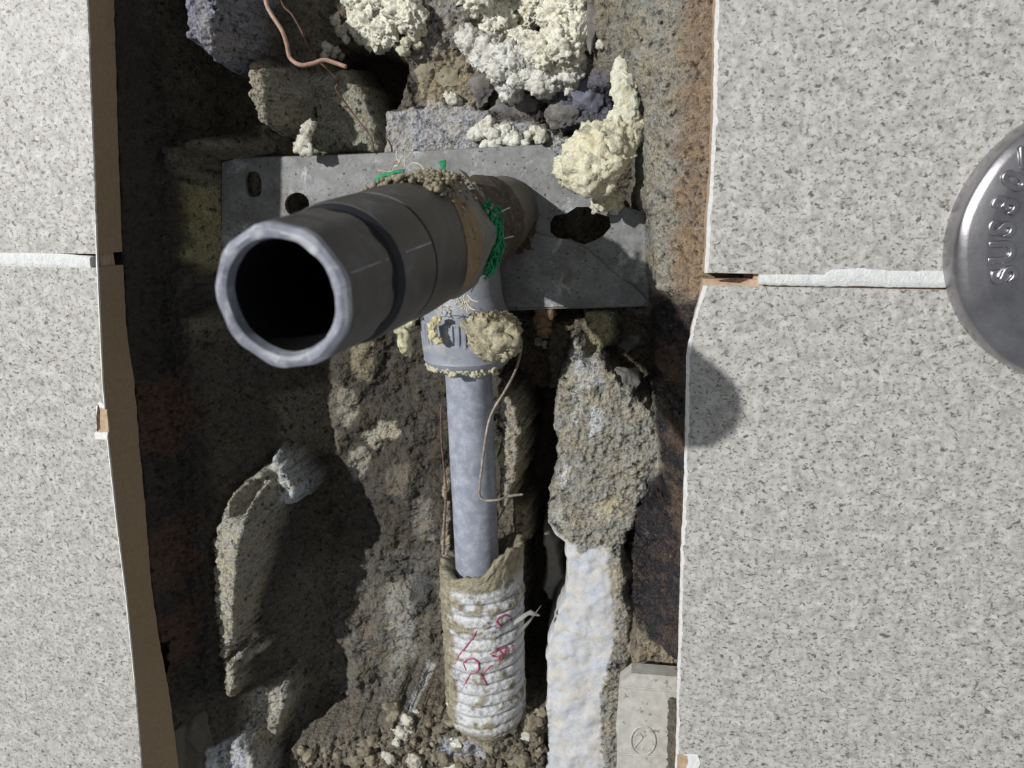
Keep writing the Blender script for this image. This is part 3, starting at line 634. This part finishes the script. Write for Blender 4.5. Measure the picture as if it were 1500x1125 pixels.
# ------------------------------------------------------------------ steel mounting bracket
br = empty('mounting_bracket', G(640, 450, 44), 'grey dusty steel bracket plate behind the elbow, with slots', 'bracket')
def plate_outline(pts, d): return [tuple(p) for p in xz(pts, 70.0)]
def flat_with_holes(outer, holes, d0, d1):
    """plate with holes: bmesh triangulated fill, then thickness"""
    import bmesh
    b = bmesh.new(); loops = []
    for L in [outer]+holes:
        vs_ = [b.verts.new((x, 0, z)) for x, z in L]; loops += [b.edges.new((vs_[i], vs_[(i+1) % len(vs_)])) for i in range(len(vs_))]
    bmesh.ops.triangle_fill(b, use_beauty=True, use_dissolve=False, edges=loops, normal=(0, -1, 0))
    r = bmesh.ops.extrude_face_region(b, geom=list(b.faces))
    for q in r['geom']:
        if isinstance(q, bmesh.types.BMVert): q.co.y = d1-d0
    bmesh.ops.recalc_face_normals(b, faces=list(b.faces)); b.verts.ensure_lookup_table()
    v = np.array([q.co[:] for q in b.verts]); v[:,1] += d0
    f = [tuple(x.index for x in q.verts) for q in b.faces]; b.free(); return v, f
def ell(cx, cy, rx, ry, n=20, pw=1.0, rot=0.0):
    o = []
    for i in range(n):
        a = 2*math.pi*i/n; c, s = math.cos(a), math.sin(a)
        c = math.copysign(abs(c)**pw, c)*rx; s = math.copysign(abs(s)**pw, s)*ry
        o.append((cx+c*math.cos(rot)-s*math.sin(rot), cy+c*math.sin(rot)+s*math.cos(rot)))
    return o
outer = [(326, 238), (345, 233), (480, 230), (640, 222), (795, 214), (812, 222), (838, 250), (862, 272), (905, 300), (948, 312), (952, 380), (950, 446), (800, 450), (600, 456), (480, 458), (326, 440)]
slot = [(812, 316), (830, 313), (845, 303), (862, 303), (872, 311), (893, 318), (895, 332), (884, 345), (872, 352), (856, 358), (842, 354), (836, 350), (818, 350), (806, 340), (806, 326)]
v, f = flat_with_holes(plate_outline(outer, 44), [plate_outline(slot, 44), plate_outline(ell(372, 270, 12, 19, 16, 0.7, -0.1), 44), plate_outline(ell(436, 300, 18, 18, 18), 44)], 69.4, 71.6)
obj('plate', v, f, M_GALV, br)
# folded lips of the plate
for a, b in (((326, 238), (345, 233)), ((345, 233), (795, 214))):
    pass
v, f = tube([P(345, 233, 70.4), P(480, 230, 70.4), P(640, 222.5, 70.4), P(795, 214.5, 70.4)], 0.9, 8, 1); obj('lip', v, f, M_GALV, br, 60)
v, f = tube([P(602, 456, 70.2), P(800, 450, 70.2), P(950, 446, 70.2)], 1.1, 8, 1); obj('lip', v, f, M_GALV, br, 60)
# raised wing plate on the right half (step under the slot)
q = [(740, 330), (800, 345), (835, 352), (862, 366), (905, 405), (930, 420), (948, 440), (942, 447), (720, 450), (700, 420)]
v, f = flat_with_holes(plate_outline(q, 42.6), [], 68.0, 69.5); obj('wing', v, f, M_GALV, br)
c = P(756, 340, 60); v, f = blob(c, (6.8, 4.5, 7.0), 4, 0.5, 3.0, 3, crinkle=0.4); sc_ = obj('rusty_screw', v, f, M_RUST, br, 180); sc_['label'] = 'rusty dirt caked screw'
v, f = lathe([(0, 0.01), (0, 3.0), (1.2, 3.4), (8, 3.4)], P(758, 340, 56), (0, 1, 0), 24); obj('screw_head', v, f, M_RUST, sc_, 40)

# ------------------------------------------------------------------ elbow with its coupling nut
el = empty('pipe_elbow', P(684, 455, 50), 'dirty grey elbow with hexagonal nut and green thread, in front of the bracket', 'pipe elbow')
Nc = P(409, 437, -131); Rc = P(543, 386, -82)          # open end of the black socket, centre of its collar
AX = (Nc-Rc)/np.linalg.norm(Nc-Rc); Bc = Nc-AX*((44-Nc[1])/(-AX[1])); LEN = np.linalg.norm(Nc-Bc)
def octr(fl, ph, cr=0.92):
    """radius of a regular polygon with fl flats and slightly rounded corners"""
    def g(t, th, r):
        a = (th-ph) % (2*math.pi/fl)-math.pi/fl
        return np.minimum(r*math.cos(math.pi/fl)/np.cos(a)*1.035, r)
    return g
v, f = lathe([(14, 4), (10, 18.5), (14, 19.3), (22, 19.0), (30, 18), (36, 17), (40, 16.6), (52, 17.4), (64, 18.6), (66, 18.6), (66, 10)], Bc, AX, 96, lambda t, th, r: r*(1+0.07*fbm(np.cos(th)*16, np.sin(th)*16, th*0+t, 5, 3, 61)), up=(0, 0, 1))
obj('elbow_body', v, f, M_DIRTY, el, 30)
v, f = lathe([(-25, 4), (-25, 17), (14, 17), (14, 8)], Bc, AX, 48, up=(0, 0, 1)); obj('rear_socket', v, f, M_ELBOW, el, 30)
v, f = lathe([(66, 18), (66, 20.6), (67, 21.4), (85, 21.6), (86.5, 20.8), (87, 19), (87, 10)], Bc, AX, 72, octr(6, 0.62), up=(0, 0, 1))
o = obj('hex_nut', v, f, M_HEX, el, 30)
PA, PB = P(682, 450, 49), P(699, 822, 54)              # axis of the water pipe
PD = (PB-PA)/np.linalg.norm(PB-PA)
v, f = lathe([(-30, 12), (-30, 16), (-7, 17.0), (0, 18.5), (2.2, 19.8), (4.2, 19.8), (4.6, 15)], PA, PD, 64); obj('outlet_collar', v, f, M_NUT, el, 30)
v, f = lathe([(2.4, 14), (2.4, 19.2), (5.6, 19.2), (5.6, 14)], PA, PD, 48); obj('seal_ring', v, f, M_GROOVE, el, 30)
def ribf(t, th, r):
    k = (np.cos(th*46) > 0.1).astype(float)
    depth = 0.85*sstep(4.5, 5.5, t)*sstep(16.5+2.5*np.cos(th*3+1), 14.5+2.5*np.cos(th*3+1), t)
    return r-depth*(1-k)
prof = [(4.2, 15), (4.2, 20.6), (4.8, 21.2)]+[(5.0+0.7*i, 21.4-0.02*i) for i in range(20)]+[(19.5, 20.8), (22.5, 20.4), (23.2, 20.7), (24.0, 20.3), (26.5, 18.6), (28.6, 16.0), (29.2, 11.4), (26, 11.2)]
v, f = lathe(prof, PA, PD, 368, ribf); nut = obj('coupling_nut', v, f, M_NUT, el, 40); nut['label'] = 'ribbed pale grey coupling nut'
# green thread scraps and hemp fibres wound into the joint
rnd = random.Random(4)
def strands(name, centre_px, spread, n, rad, length, m, parent, d, seed, dirn=None, label=None):
    rn = random.Random(seed); ms = []
    for i in range(n):
        a = centre_px[0]+rn.uniform(-spread[0], spread[0]); b = centre_px[1]+rn.uniform(-spread[1], spread[1])
        p = P(a, b, d+rn.uniform(-1.5, 1.5)); t = rn.uniform(0, 2*math.pi) if dirn is None else dirn+rn.uniform(-0.6, 0.6)
        L = length*rn.uniform(0.5, 1.2); pts = [p]
        for k in range(4):
            t += rn.uniform(-0.7, 0.7); pts.append(pts[-1]+np.array([math.cos(t), rn.uniform(-0.5, 0.3), math.sin(t)])*L/4)
        ms.append(tube(pts, rad*rn.uniform(0.6, 1.2), 4, 2))
    v, f = join(*ms); o = obj(name, v, f, m, parent, 60)
    o['kind'] = 'stuff'
    if label: o['label'] = label
    return o
uz = np.array([0, 0, 1.0])-AX*AX[2]; uz /= np.linalg.norm(uz); ux = np.array([1.0, 0, 0])-AX*AX[0]; ux /= np.linalg.norm(ux)
def ring_pt(t, a, r): return Bc+AX*t+(uz*math.cos(a)+ux*math.sin(a))*r
rn = random.Random(1); ms = []
for i in range(260):
    t = rn.uniform(57, 66); a = rn.uniform(0.95, 2.15); r = rn.uniform(18.6, 21.4); pts = [ring_pt(t, a, r)]
    for k in range(4):
        a += rn.uniform(-0.02, 0.10); t += rn.uniform(-1.2, 1.2); r = min(22.2, max(18.6, r+rn.uniform(-0.8, 0.8))); pts.append(ring_pt(t, a, r))
    ms.append(tube(pts, rn.uniform(0.22, 0.42), 4, 2))
v, f = join(*ms); o = obj('green_thread', v, f, M_GREEN, el, 60); o['kind'] = 'stuff'; o['label'] = 'green thread wound round the joint'
for k, pts in enumerate(([(548, 274), (552, 264), (560, 258), (572, 256)], [(550, 270), (556, 262), (566, 262)], [(560, 258), (580, 252), (592, 250)], [(645, 236), (648, 244), (652, 252)], [(651, 234), (650, 244), (647, 250)])):
    v, f = tube([P(a, b, -22) for a, b in pts], 1.0 if k < 2 else 0.7, 5, 5); obj('green_thread', v, f, M_GREEN, el, 60)
strands('hemp_fibre', (590, 245), (14, 6), 9, 0.26, 7, M_FIBRE, el, -20, 4)
strands('hemp_fibre', (676, 438), (12, 8), 14, 0.24, 6, M_FIBRE, el, 12, 5, dirn=-1.6)
strands('hemp_fibre', (630, 446), (30, 4), 26, 0.22, 5, M_FIBRE, el, 14, 6)
for pts, dd in (([(716, 322), (730, 312), (747, 304)], -10), ([(717, 352), (735, 350), (752, 346)], -10), ([(704, 392), (700, 410), (690, 428)], -12), ([(664, 402), (661, 410), (662, 416)], -52)):
    v, f = tube([P(a, b, dd) for a, b in pts], 0.3, 6, 5); obj('hemp_fibre', v, f, M_FIBRE, el, 60)
# mortar crumbs caked on top of the joint
ms = []
rn = random.Random(9)
for i in range(620):
    t = rn.uniform(64, 100); a = rn.gauss(-0.05, 0.42); r = 21.2 if t > 87 else 21.6
    s_ = rn.uniform(0.4, 1.15); v, f = blob(Bc+AX*t+(uz*math.cos(a)+ux*math.sin(a))*(r+rn.uniform(-0.5, 1.5)), s_, 1, 0.4, s_, i); ms.append((v, f))
v, f = join(*ms); o = obj('caked_mortar', v, f, M_BEIGE, el, 180); o['kind'] = 'stuff'; o['label'] = 'beige mortar crumbs caked on top of the joint'
q = np.array([P(a, b, -8) for a, b in ((650, 254), (672, 247), (700, 280), (722, 308), (716, 326), (690, 332), (640, 296))]); v, f = prism(q[::-1], (q+np.array([0.5, 9, -1.0]))[::-1]); o = obj('ear', v, f, M_HEX, el); o['label'] = 'flat grey lug on the top right of the joint'
# foam stuck on the nut
foam('foam_crumb', 'cream foam lump stuck on the left flank of the nut', [(G(590, 478, 30), (3.4, 3, 4)), (G(592, 500, 28), (2.6, 3, 5)), (G(600, 468, 26), (3, 2.5, 3)), (G(598, 512, 30), (1.6, 2, 3))], (222, 216, 180), s=121, sub=3, cat='foam crumb')
foam('foam_crumb', 'curled cream foam scrap on the ribs of the nut', [(G(640, 468, 17), (2.0, 1.2, 1.6)), (G(632, 478, 17), (1.8, 1.2, 2)), (G(634, 490, 17), (1.8, 1.2, 2.4)), (G(641, 499, 17), (2, 1.2, 1.5))], (222, 214, 172), s=131, sub=4, amp=0.4, cat='foam crumb')
foam('foam_crumb', 'large dirty foam lump covering the right front of the nut', [(G(705, 478, 20), (6, 3, 5)), (G(722, 490, 21), (8, 4, 7)), (G(715, 505, 20), (6, 3.5, 5)), (G(738, 500, 24), (6, 4, 6)), (G(728, 515, 21), (6, 3, 3.5)), (G(740, 480, 26), (5, 4, 5))], (196, 188, 160), (140, 126, 90), s=141, amp=0.45, crinkle=0.8, cat='foam crumb')
rn = random.Random(77); bl = []
for i in range(34):
    a = -1.25+2.3*i/34; r = 19.4; base = PA+PD*26.3; _, u, w = basis(PD)
    side = np.array([1.0, 0, 0]); frt = np.array([0, -1.0, 0]); bl.append((base+side*math.sin(a)*r*0.93+frt*math.cos(a)*r*0.9+PD*rn.uniform(-0.5, 2.2), rn.uniform(0.7, 1.7)))
foam('foam_crumb', 'ragged row of foam crumbs round the lower rim of the nut', bl, (214, 210, 186), s=151, sub=3, amp=0.8, cat='foam crumb')

# ------------------------------------------------------------------ grey water pipe
wp = empty('water_pipe', PB, 'straight dusty grey plastic water pipe between the nut and the sleeve', 'pipe')
LP = np.linalg.norm(PB-PA)
v, f = lathe([(20, 9), (20, 11.1), (LP+6, 11.1), (LP+6, 9), (20, 9)], PA, PD, 64); obj('pipe_wall', v, f, M_PIPE, wp, 40)

# ------------------------------------------------------------------ black hexagonal extension socket
ex = empty('pipe_extension', Bc, 'black plastic socket pipe jutting out of the elbow, wide open round end', 'pipe fitting')
oc = octr(9, 0.15)
def A(t): return Bc+AX*t                                # t measured from the elbow
fr_len = LEN
S0 = fr_len
v, f = lathe([(S0-24, 17.6), (S0-20, 17.6), (S0-17, 17.3), (S0-5, 16.9), (S0-2.5, 16.7)], Bc, AX, 108, oc, up=(0, 0, 1)); obj('faceted_socket', v, f, M_BLACK, ex, 18)
def rimr(t, th, r): return oc(t, th, r)*(1+0.004*np.sin(th*7))
v, f = lathe([(S0-2.5, 16.7), (S0-0.8, 16.5), (S0, 15.4)], Bc, AX, 108, rimr, up=(0, 0, 1))
v2, f2 = lathe([(S0, 15.4), (S0+0.15, 14.4), (S0-0.4, 13.4), (S0-3, 12.9)], Bc, AX, 108, lambda t, th, r: (oc(t, th, r) if r > 15.0 else np.full(len(th), r))+(0 if r > 14.2 else 0.3*fbm(np.cos(th)*6, np.sin(th)*6, th*0, 2.2, 2, 3)), up=(0, 0, 1))
v, f = join((v, f), (v2, f2)); o = obj('rim', v, f, M_RIM, ex, 40); o['label'] = 'pale scuffed grey rim'
v, f = lathe([(S0-3, 12.9), (S0-45, 12.2), (S0-46, 9), (S0-80, 9), (S0-80, 0.05)], Bc, AX, 72, up=(0, 0, 1)); obj('bore', v, f, M_BORE, ex, 40)
v, f = lathe([(S0-29, 18.4), (S0-28, 17.0), (S0-24, 17.0), (S0-23.6, 17.3)], Bc, AX, 72, up=(0, 0, 1)); obj('groove', v, f, M_GROOVE, ex, 40)
v, f = lathe([(S0-50, 17), (S0-50, 19.3), (S0-48, 19.6), (S0-31, 18.9), (S0-29.2, 18.5), (S0-29, 17)], Bc, AX, 96, up=(0, 0, 1)); obj('collar', v, f, M_BLACK, ex, 30)
v, f = lathe([(S0-51, 18.8), (S0-49.8, 18.8)], Bc, AX, 72, up=(0, 0, 1)); obj('seam_ring', v, f, M_GROOVE, ex, 30)
v, f = lathe([(86, 18.0), (87, 20.6), (S0-66, 20.6), (S0-51, 19.5), (S0-50.8, 17)], Bc, AX, 96, up=(0, 0, 1)); obj('neck', v, f, M_BLACK, ex, 30)
# tan paper tape showing on the flank of the neck
def arc_patch(t0, t1, a0, a1, r0, r1, m, name, parent, n=24):
    d, u, w = basis(AX); u = np.array([0, 0, 1.0])-d*d[2]; u /= np.linalg.norm(u); w = np.cross(d, u); v = []
    rn = random.Random(3)
    for lay in (0, 0.5):
        for i in range(n+1):
            a = a0+(a1-a0)*i/n; k = math.sin(math.pi*i/n)
            ta = t0+rn.uniform(-0.3, 0.3); tb = t0+(t1-t0)*(0.35+0.65*k**0.6)+rn.uniform(-0.2, 0.2)
            for t, r in ((ta, r0-lay), (tb, r1-lay)):
                v.append(Bc+d*t+(u*math.cos(a)+w*math.sin(a))*r)
    f = []; m2 = 2*(n+1)
    for i in range(n):
        f.append((2*i, 2*i+1, 2*i+3, 2*i+2)); f.append((m2+2*i, m2+2*i+2, m2+2*i+3, m2+2*i+1))
        f.append((2*i, 2*i+2, m2+2*i+2, m2+2*i)); f.append((2*i+1, m2+2*i+1, m2+2*i+3, 2*i+3))
    f.append((0, m2, m2+1, 1)); f.append((2*n, 2*n+1, m2+2*n+1, m2+2*n))
    return obj(name, v, f, m, parent, 60)
SIDE = 1.0 if np.cross(AX, np.array([0, 0, 1.0]))[0] > 0 else -1.0
d_, u_, w_ = basis(AX); u_ = np.array([0, 0, 1.0])-d_*d_[2]; w_ = np.cross(d_, u_/np.linalg.norm(u_))
sg = 1.0 if w_[0] > 0 else -1.0
o = arc_patch(86, 101, sg*0.7, sg*2.3, 21.4, 20.9, M_TAN, 'paper_tape', ex); o['label'] = 'tan paper tape on the neck'
v, f = tube([Bc+AX*(S0-4)+(u_/np.linalg.norm(u_)*math.cos(sg*1.25)+w_*math.sin(sg*1.25))*16.75, Bc+AX*(S0-23)+(u_/np.linalg.norm(u_)*math.cos(sg*1.25)+w_*math.sin(sg*1.25))*17.45], 0.22, 6, 1); obj('mould_seam', v, f, M_RIM, ex)
v, f = tube([Bc+AX*(S0-31)+(u_/np.linalg.norm(u_)*math.cos(sg*1.25)+w_*math.sin(sg*1.25))*18.9, Bc+AX*(S0-49)+(u_/np.linalg.norm(u_)*math.cos(sg*1.25)+w_*math.sin(sg*1.25))*19.6], 0.22, 6, 1); obj('mould_seam', v, f, M_RIM, ex)

# ------------------------------------------------------------------ corrugated insulation sleeve with pink marks
SA, SB = P(706, 815, 54), P(714, 1068, 60)
SD = (SB-SA)/np.linalg.norm(SB-SA); SL = np.linalg.norm(SB-SA)
sl = empty('pipe_sleeve', SB, 'mortar crusted corrugated white sleeve with pink marker scrawl, round the foot of the pipe', 'pipe sleeve')
segs = 160
tt = np.arange(0, SL, 0.6); th = np.arange(segs)*2*math.pi/segs
Tg, Ag = np.meshgrid(tt, th, indexing='ij')
side = np.array([1.0, 0, 0]); side = side-SD*np.dot(side, SD); side /= np.linalg.norm(side); frn = np.cross(side, SD); frn = frn if frn[1] < 0 else -frn
cx, sy = np.cos(Ag), np.sin(Ag)                      # angle 0 = right, pi/2 = towards the room
n1 = fbm(cx*20, sy*20, Tg, 7, 3, 200); n2 = fbm(cx*20, sy*20, Tg, 2.2, 3, 201); n3 = fbm(cx*20, sy*20, Tg, 18, 2, 202)
ph = ((Tg-9+1.6*cx)/6.6) % 1.0
cor = (1-np.abs(2*ph-1)**4)*1.5*sstep(8, 11, Tg)
crust = np.clip(sstep(12, 6, Tg)+sstep(0.05, 0.45, n1+0.35*(cx < -0.55)+0.5*sstep(-0.45, -0.85, cx)), 0, 1)
crust = np.maximum(crust, sstep(SL-22, SL-8, Tg))
R = 19.6+cor*(1-0.75*crust)+crust*(1.6+n2*0.8)+n3*0.9+n2*0.12
R = R*(1+0.03*sstep(40, 80, Tg)*0)-sstep(SL-16, SL, Tg)*9
top = np.where(cx > 0.15, -10*sstep(0.15, 0.75, cx)*sstep(-0.8, 0.3, sy+0.6), 0)+3.0*sstep(0.2, -0.6, cx)-2.0*n1
Tv = Tg+top*(1-sstep(0, 14, Tg))
V = SA+Tv[..., None]*SD+(R*cx)[..., None]*side+(R*sy)[..., None]*frn
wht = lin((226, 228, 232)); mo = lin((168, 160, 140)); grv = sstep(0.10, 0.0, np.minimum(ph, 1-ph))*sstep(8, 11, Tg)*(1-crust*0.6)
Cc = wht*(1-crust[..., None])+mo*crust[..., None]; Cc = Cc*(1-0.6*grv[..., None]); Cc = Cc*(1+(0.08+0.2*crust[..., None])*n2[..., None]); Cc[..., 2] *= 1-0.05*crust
# inner lip: mouth filled with mortar round the pipe
rows = len(tt); inner = []
for rr, dt in ((0.86, 0.3), (0.78, 2.5), (0.68, 7.0), (0.60, 11.0)):
    inner.append(SA+(Tv[0]+dt+0.8*fbm(cx[0]*9, sy[0]*9, cx[0]*0, 3, 2, 9)+np.where(cx[0] < 0.2, -0.3*dt, 0.4*dt))[:, None]*SD+(R[0]*rr*cx[0])[:, None]*side+(R[0]*rr*sy[0])[:, None]*frn)
allv = np.vstack([inner[3], inner[2], inner[1], inner[0], V.reshape(-1, 3)])
allc = np.vstack([np.tile(mo*0.8, (segs*4, 1))*(1+0.3*fbm(np.tile(cx[0]*18, 4), np.tile(sy[0]*18, 4), np.repeat(np.arange(4.0), segs)*3, 2, 2, 8))[:, None], Cc.reshape(-1, 3)])
nr = rows+4; f = [(i*segs+j, i*segs+(j+1) % segs, (i+1)*segs+(j+1) % segs, (i+1)*segs+j) for i in range(nr-1) for j in range(segs)]
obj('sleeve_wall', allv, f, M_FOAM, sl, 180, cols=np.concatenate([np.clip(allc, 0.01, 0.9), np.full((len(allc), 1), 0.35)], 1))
sb = BVHTree.FromPolygons([Vector(q) for q in allv], f)
def on_sleeve(px, py, lift=0.25):
    r = Vector(CF*FPX+CR*(px-750)+CU*(562.5-py)).normalized(); h = sb.ray_cast(Vector(CAM), r)
    q = np.array(h[0]) if h[0] is not None else P(px, py, 34)
    return q-np.array([0, lift, 0])
def dens(pts, n=5):
    o = []
    for i in range(len(pts)-1):
        for k in range(n): o.append((pts[i][0]+(pts[i+1][0]-pts[i][0])*k/n, pts[i][1]+(pts[i+1][1]-pts[i][1])*k/n))
    return o+[pts[-1]]
ink = [([(699, 923), (693, 934), (682, 948), (672, 960), (667, 972)], 0.55), ([(726, 920), (734, 918), (727, 910), (730, 905), (741, 900), (748, 904), (750, 910)], 0.6),
       ([(683, 982), (679, 972), (684, 966), (694, 964), (701, 970), (702, 980), (697, 986), (690, 986)], 0.6), ([(708, 986), (718, 976), (722, 974)], 0.5), ([(704, 986), (710, 996), (713, 1004)], 0.6), ([(690, 986), (684, 996), (680, 1004)], 0.5),
       ([(718, 958), (728, 952), (742, 948), (738, 958), (728, 962), (720, 960)], 0.7), ([(730, 950), (736, 958), (734, 966), (729, 968)], 0.6), ([(745, 942), (752, 946), (752, 953), (744, 954)], 0.45), ([(758, 930), (764, 922), (766, 916)], 0.45)]
for pts, r in ink:
    v, f = tube([on_sleeve(a, b, 0.12) for a, b in dens(pts)], r*0.72, 6, 2, lambda t: 0.6+0.5*math.sin(math.pi*min(1, t*1.1)))
    obj('ink_stroke', v, f, M_INK, sl, 180)
# torn film at the right of the sleeve
for pts in ([(752, 916, 36), (765, 908, 38), (775, 901, 40), (790, 903, 44)], [(757, 932, 36), (768, 922, 40), (776, 912, 42), (792, 888, 50)]):
    q = np.array([P(a, b, d) for a, b, d in pts]); w_f = np.array([[0.3, 0.6, 2.2], [0.4, 0.8, 2.8], [0.3, 1.2, 2.0], [0.1, 0.4, 0.3]]); v = np.vstack([q, q+w_f, q+np.array([0.2, 0.5, 0]), q+w_f+np.array([0.2, 0.5, 0])])
    f = [(i, i+1, i+5, i+4) for i in range(3)]+[(i+8, i+12, i+13, i+9) for i in range(3)]; obj('torn_film', v, f, M_PLATE, sl, 180)

# ------------------------------------------------------------------ wires
def wire(name, label, pts, r, m, seed=0):
    v, f = tube([G(a, b, d) for a, b, d in pts], r, 10, 8); o = obj(name, v, f, m, None, 180); tag(o, label, 'wire'); return o
def s3(a, b, lift): return (a, b, float(on(a, b)[1])-lift)
wire('copper_wire', 'thick bare copper wire hooked into view at the top left', [(380, -60, 26), (389, 0, 26), (397, 20, 26), (413, 45, 26), (420, 65, 27), (425, 85, 28), (440, 95, 28), (458, 93, 29), (474, 88, 30), (490, 92, 31), (507, 98, 31)], 0.95, M_COPPER)
wire('thin_wire', 'thin dark rusty wire running down to the top of the bracket', [(404, -50, 30), (412, 2, 30), (428, 22, 31), (441, 45, 32), (450, 68, 33), (462, 86, 35), (476, 98, 37), (490, 112, 40), (495, 122, 42), (492, 130, 43), (504, 148, 45), (520, 170, 47), (538, 193, 48), (545, 206, 48), (548, 224, 49)], 0.42, M_DARKWIRE)
wire('tie_wire', 'bent grey wire with a hooked copper tip in front of the pipe', [(764, 496, 42), (763, 515, 36), (755, 543, 30), (740, 572, 26), (725, 596, 24), (716, 618, 23), (710, 650, 22), (705, 690, 22), (702, 718, 22), (704, 729, 22), (712, 733, 22), (730, 732, 23), (745, 727, 25), (766, 724, 27)], 0.62, M_STEELWIRE)
wire('tie_wire', 'thin rusty wire hanging along the left side of the pipe', [(647, 590, 44), (646, 610, 44), (647, 650, 44), (651, 690, 44), (654, 720, 44), (652, 760, 44), (650, 812, 43)], 0.5, M_DARKWIRE)
wire('tie_wire', 'short dark wire behind the lower right edge of the nut', [(748, 516, 44), (740, 530, 42), (731, 548, 40)], 0.6, M_DARKWIRE)

# ------------------------------------------------------------------ pale plate at the foot of the recess
bp = empty('backing_plate', P(950, 1125, 20), 'pale grey plate with an embossed ring at the foot of the right tile', 'plate')
q = [(908, 1000), (925, 986), (1000, 992), (1000, 1290), (905, 1290), (903, 1060)]
pp = xz(q, 19); fr = np.array([(x, 19, z) for x, z in jag(np.vstack([pp, pp[:1]]), 3, 0.5, 5)[:-1]]); v, f = prism(fr[::-1], (fr+np.array([0, 8, 0]))[::-1]); obj('plate', v, f, M_PLATE, bp)
for yy in (1010, 1108):
    a, b = P(908, yy-4, 18.8), P(998, yy+3, 18.8); v, f = tube([a, b], 0.5, 8, 1); obj('moulded_line', v, f, M_PLATE, bp, 60)
ring = [P(a, b, 18.9) for a, b in ell(942, 1085, 18, 21, 28)]; v, f = tube(ring+[ring[0]], 0.55, 8, 1); obj('embossed_ring', v, f, M_PLATE, bp, 60)
v, f = tube([P(930, 1078, 18.9), P(936, 1074, 18.9), P(941, 1080, 18.9), P(935, 1088, 18.9), P(930, 1096, 18.9), P(942, 1097, 18.9)], 0.4, 6, 3); obj('embossed_mark', v, f, M_PLATE, bp, 60)

# ------------------------------------------------------------------ stainless cap on the right tiles
CC = P(1612, 356, 0); RC = abs(CC[0]-P(1378, 385, 0)[0])
cp = empty('wall_flange', CC, 'round stainless steel cover cap on the right tiles, embossed letters', 'cover cap')
prof = [(0, RC), (1.2, RC+0.2), (4, RC), (6.5, RC-0.5), (8.0, RC-1.3), (8.5, RC-1.9), (9.5, RC-3.4), (9.8, RC-4.2), (10.9, RC-9.0), (11.0, RC-9.8), (10.6, RC-10.8), (10.1, RC-12.0), (10.0, RC-14), (10.0, RC-30), (10.0, 0.05)]
def wob(t, th, r): return r*(1+0.006*np.sin(th*5+0.6)*(t > 7)*(r > RC-13)+0.004*np.sin(th*11)*(t > 7)*(r > RC-13))
v, f = lathe(prof, CC, (0, -1, 0), 160, wob); obj('cap_shell', v, f, M_STEEL, cp, 180)
letters = [('S', 1472, 402), ('U', 1468, 369), ('S', 1468, 335), ('3', 1474, 300), ('0', 1486, 266), ('4', 1503, 235)]
for ch, a, b in letters:
    c = P(a, b, -10.0); cu = bpy.data.curves.new('emboss', 'FONT'); cu.body = ch; cu.size = 1.0; cu.extrude = 0.06; cu.bevel_depth = 0.05; cu.bevel_resolution = 2; cu.align_x = 'CENTER'; cu.align_y = 'CENTER'
    to = bpy.data.objects.new('emboss', cu); COL.objects.link(to); dg = bpy.context.evaluated_depsgraph_get(); me = bpy.data.meshes.new_from_object(to.evaluated_get(dg))
    vv = np.array([q.co[:] for q in me.vertices]); ff = [tuple(p.vertices) for p in me.polygons]; bpy.data.objects.remove(to); bpy.data.meshes.remove(me)
    k = 10.8; out = np.array([c[0]-CC[0], 0, c[2]-CC[2]]); out /= np.linalg.norm(out); run = np.array([-out[2], 0, out[0]])   # letter tops point outwards
    if run[2] < 0: run = -run
    w3 = c+vv[:,0:1]*k*run+vv[:,1:2]*k*out+np.array([0, -1.0, 0])*(vv[:,2:3]*k*1.1)
    obj('embossed_letter', w3, ff, M_STEEL, cp, 50)
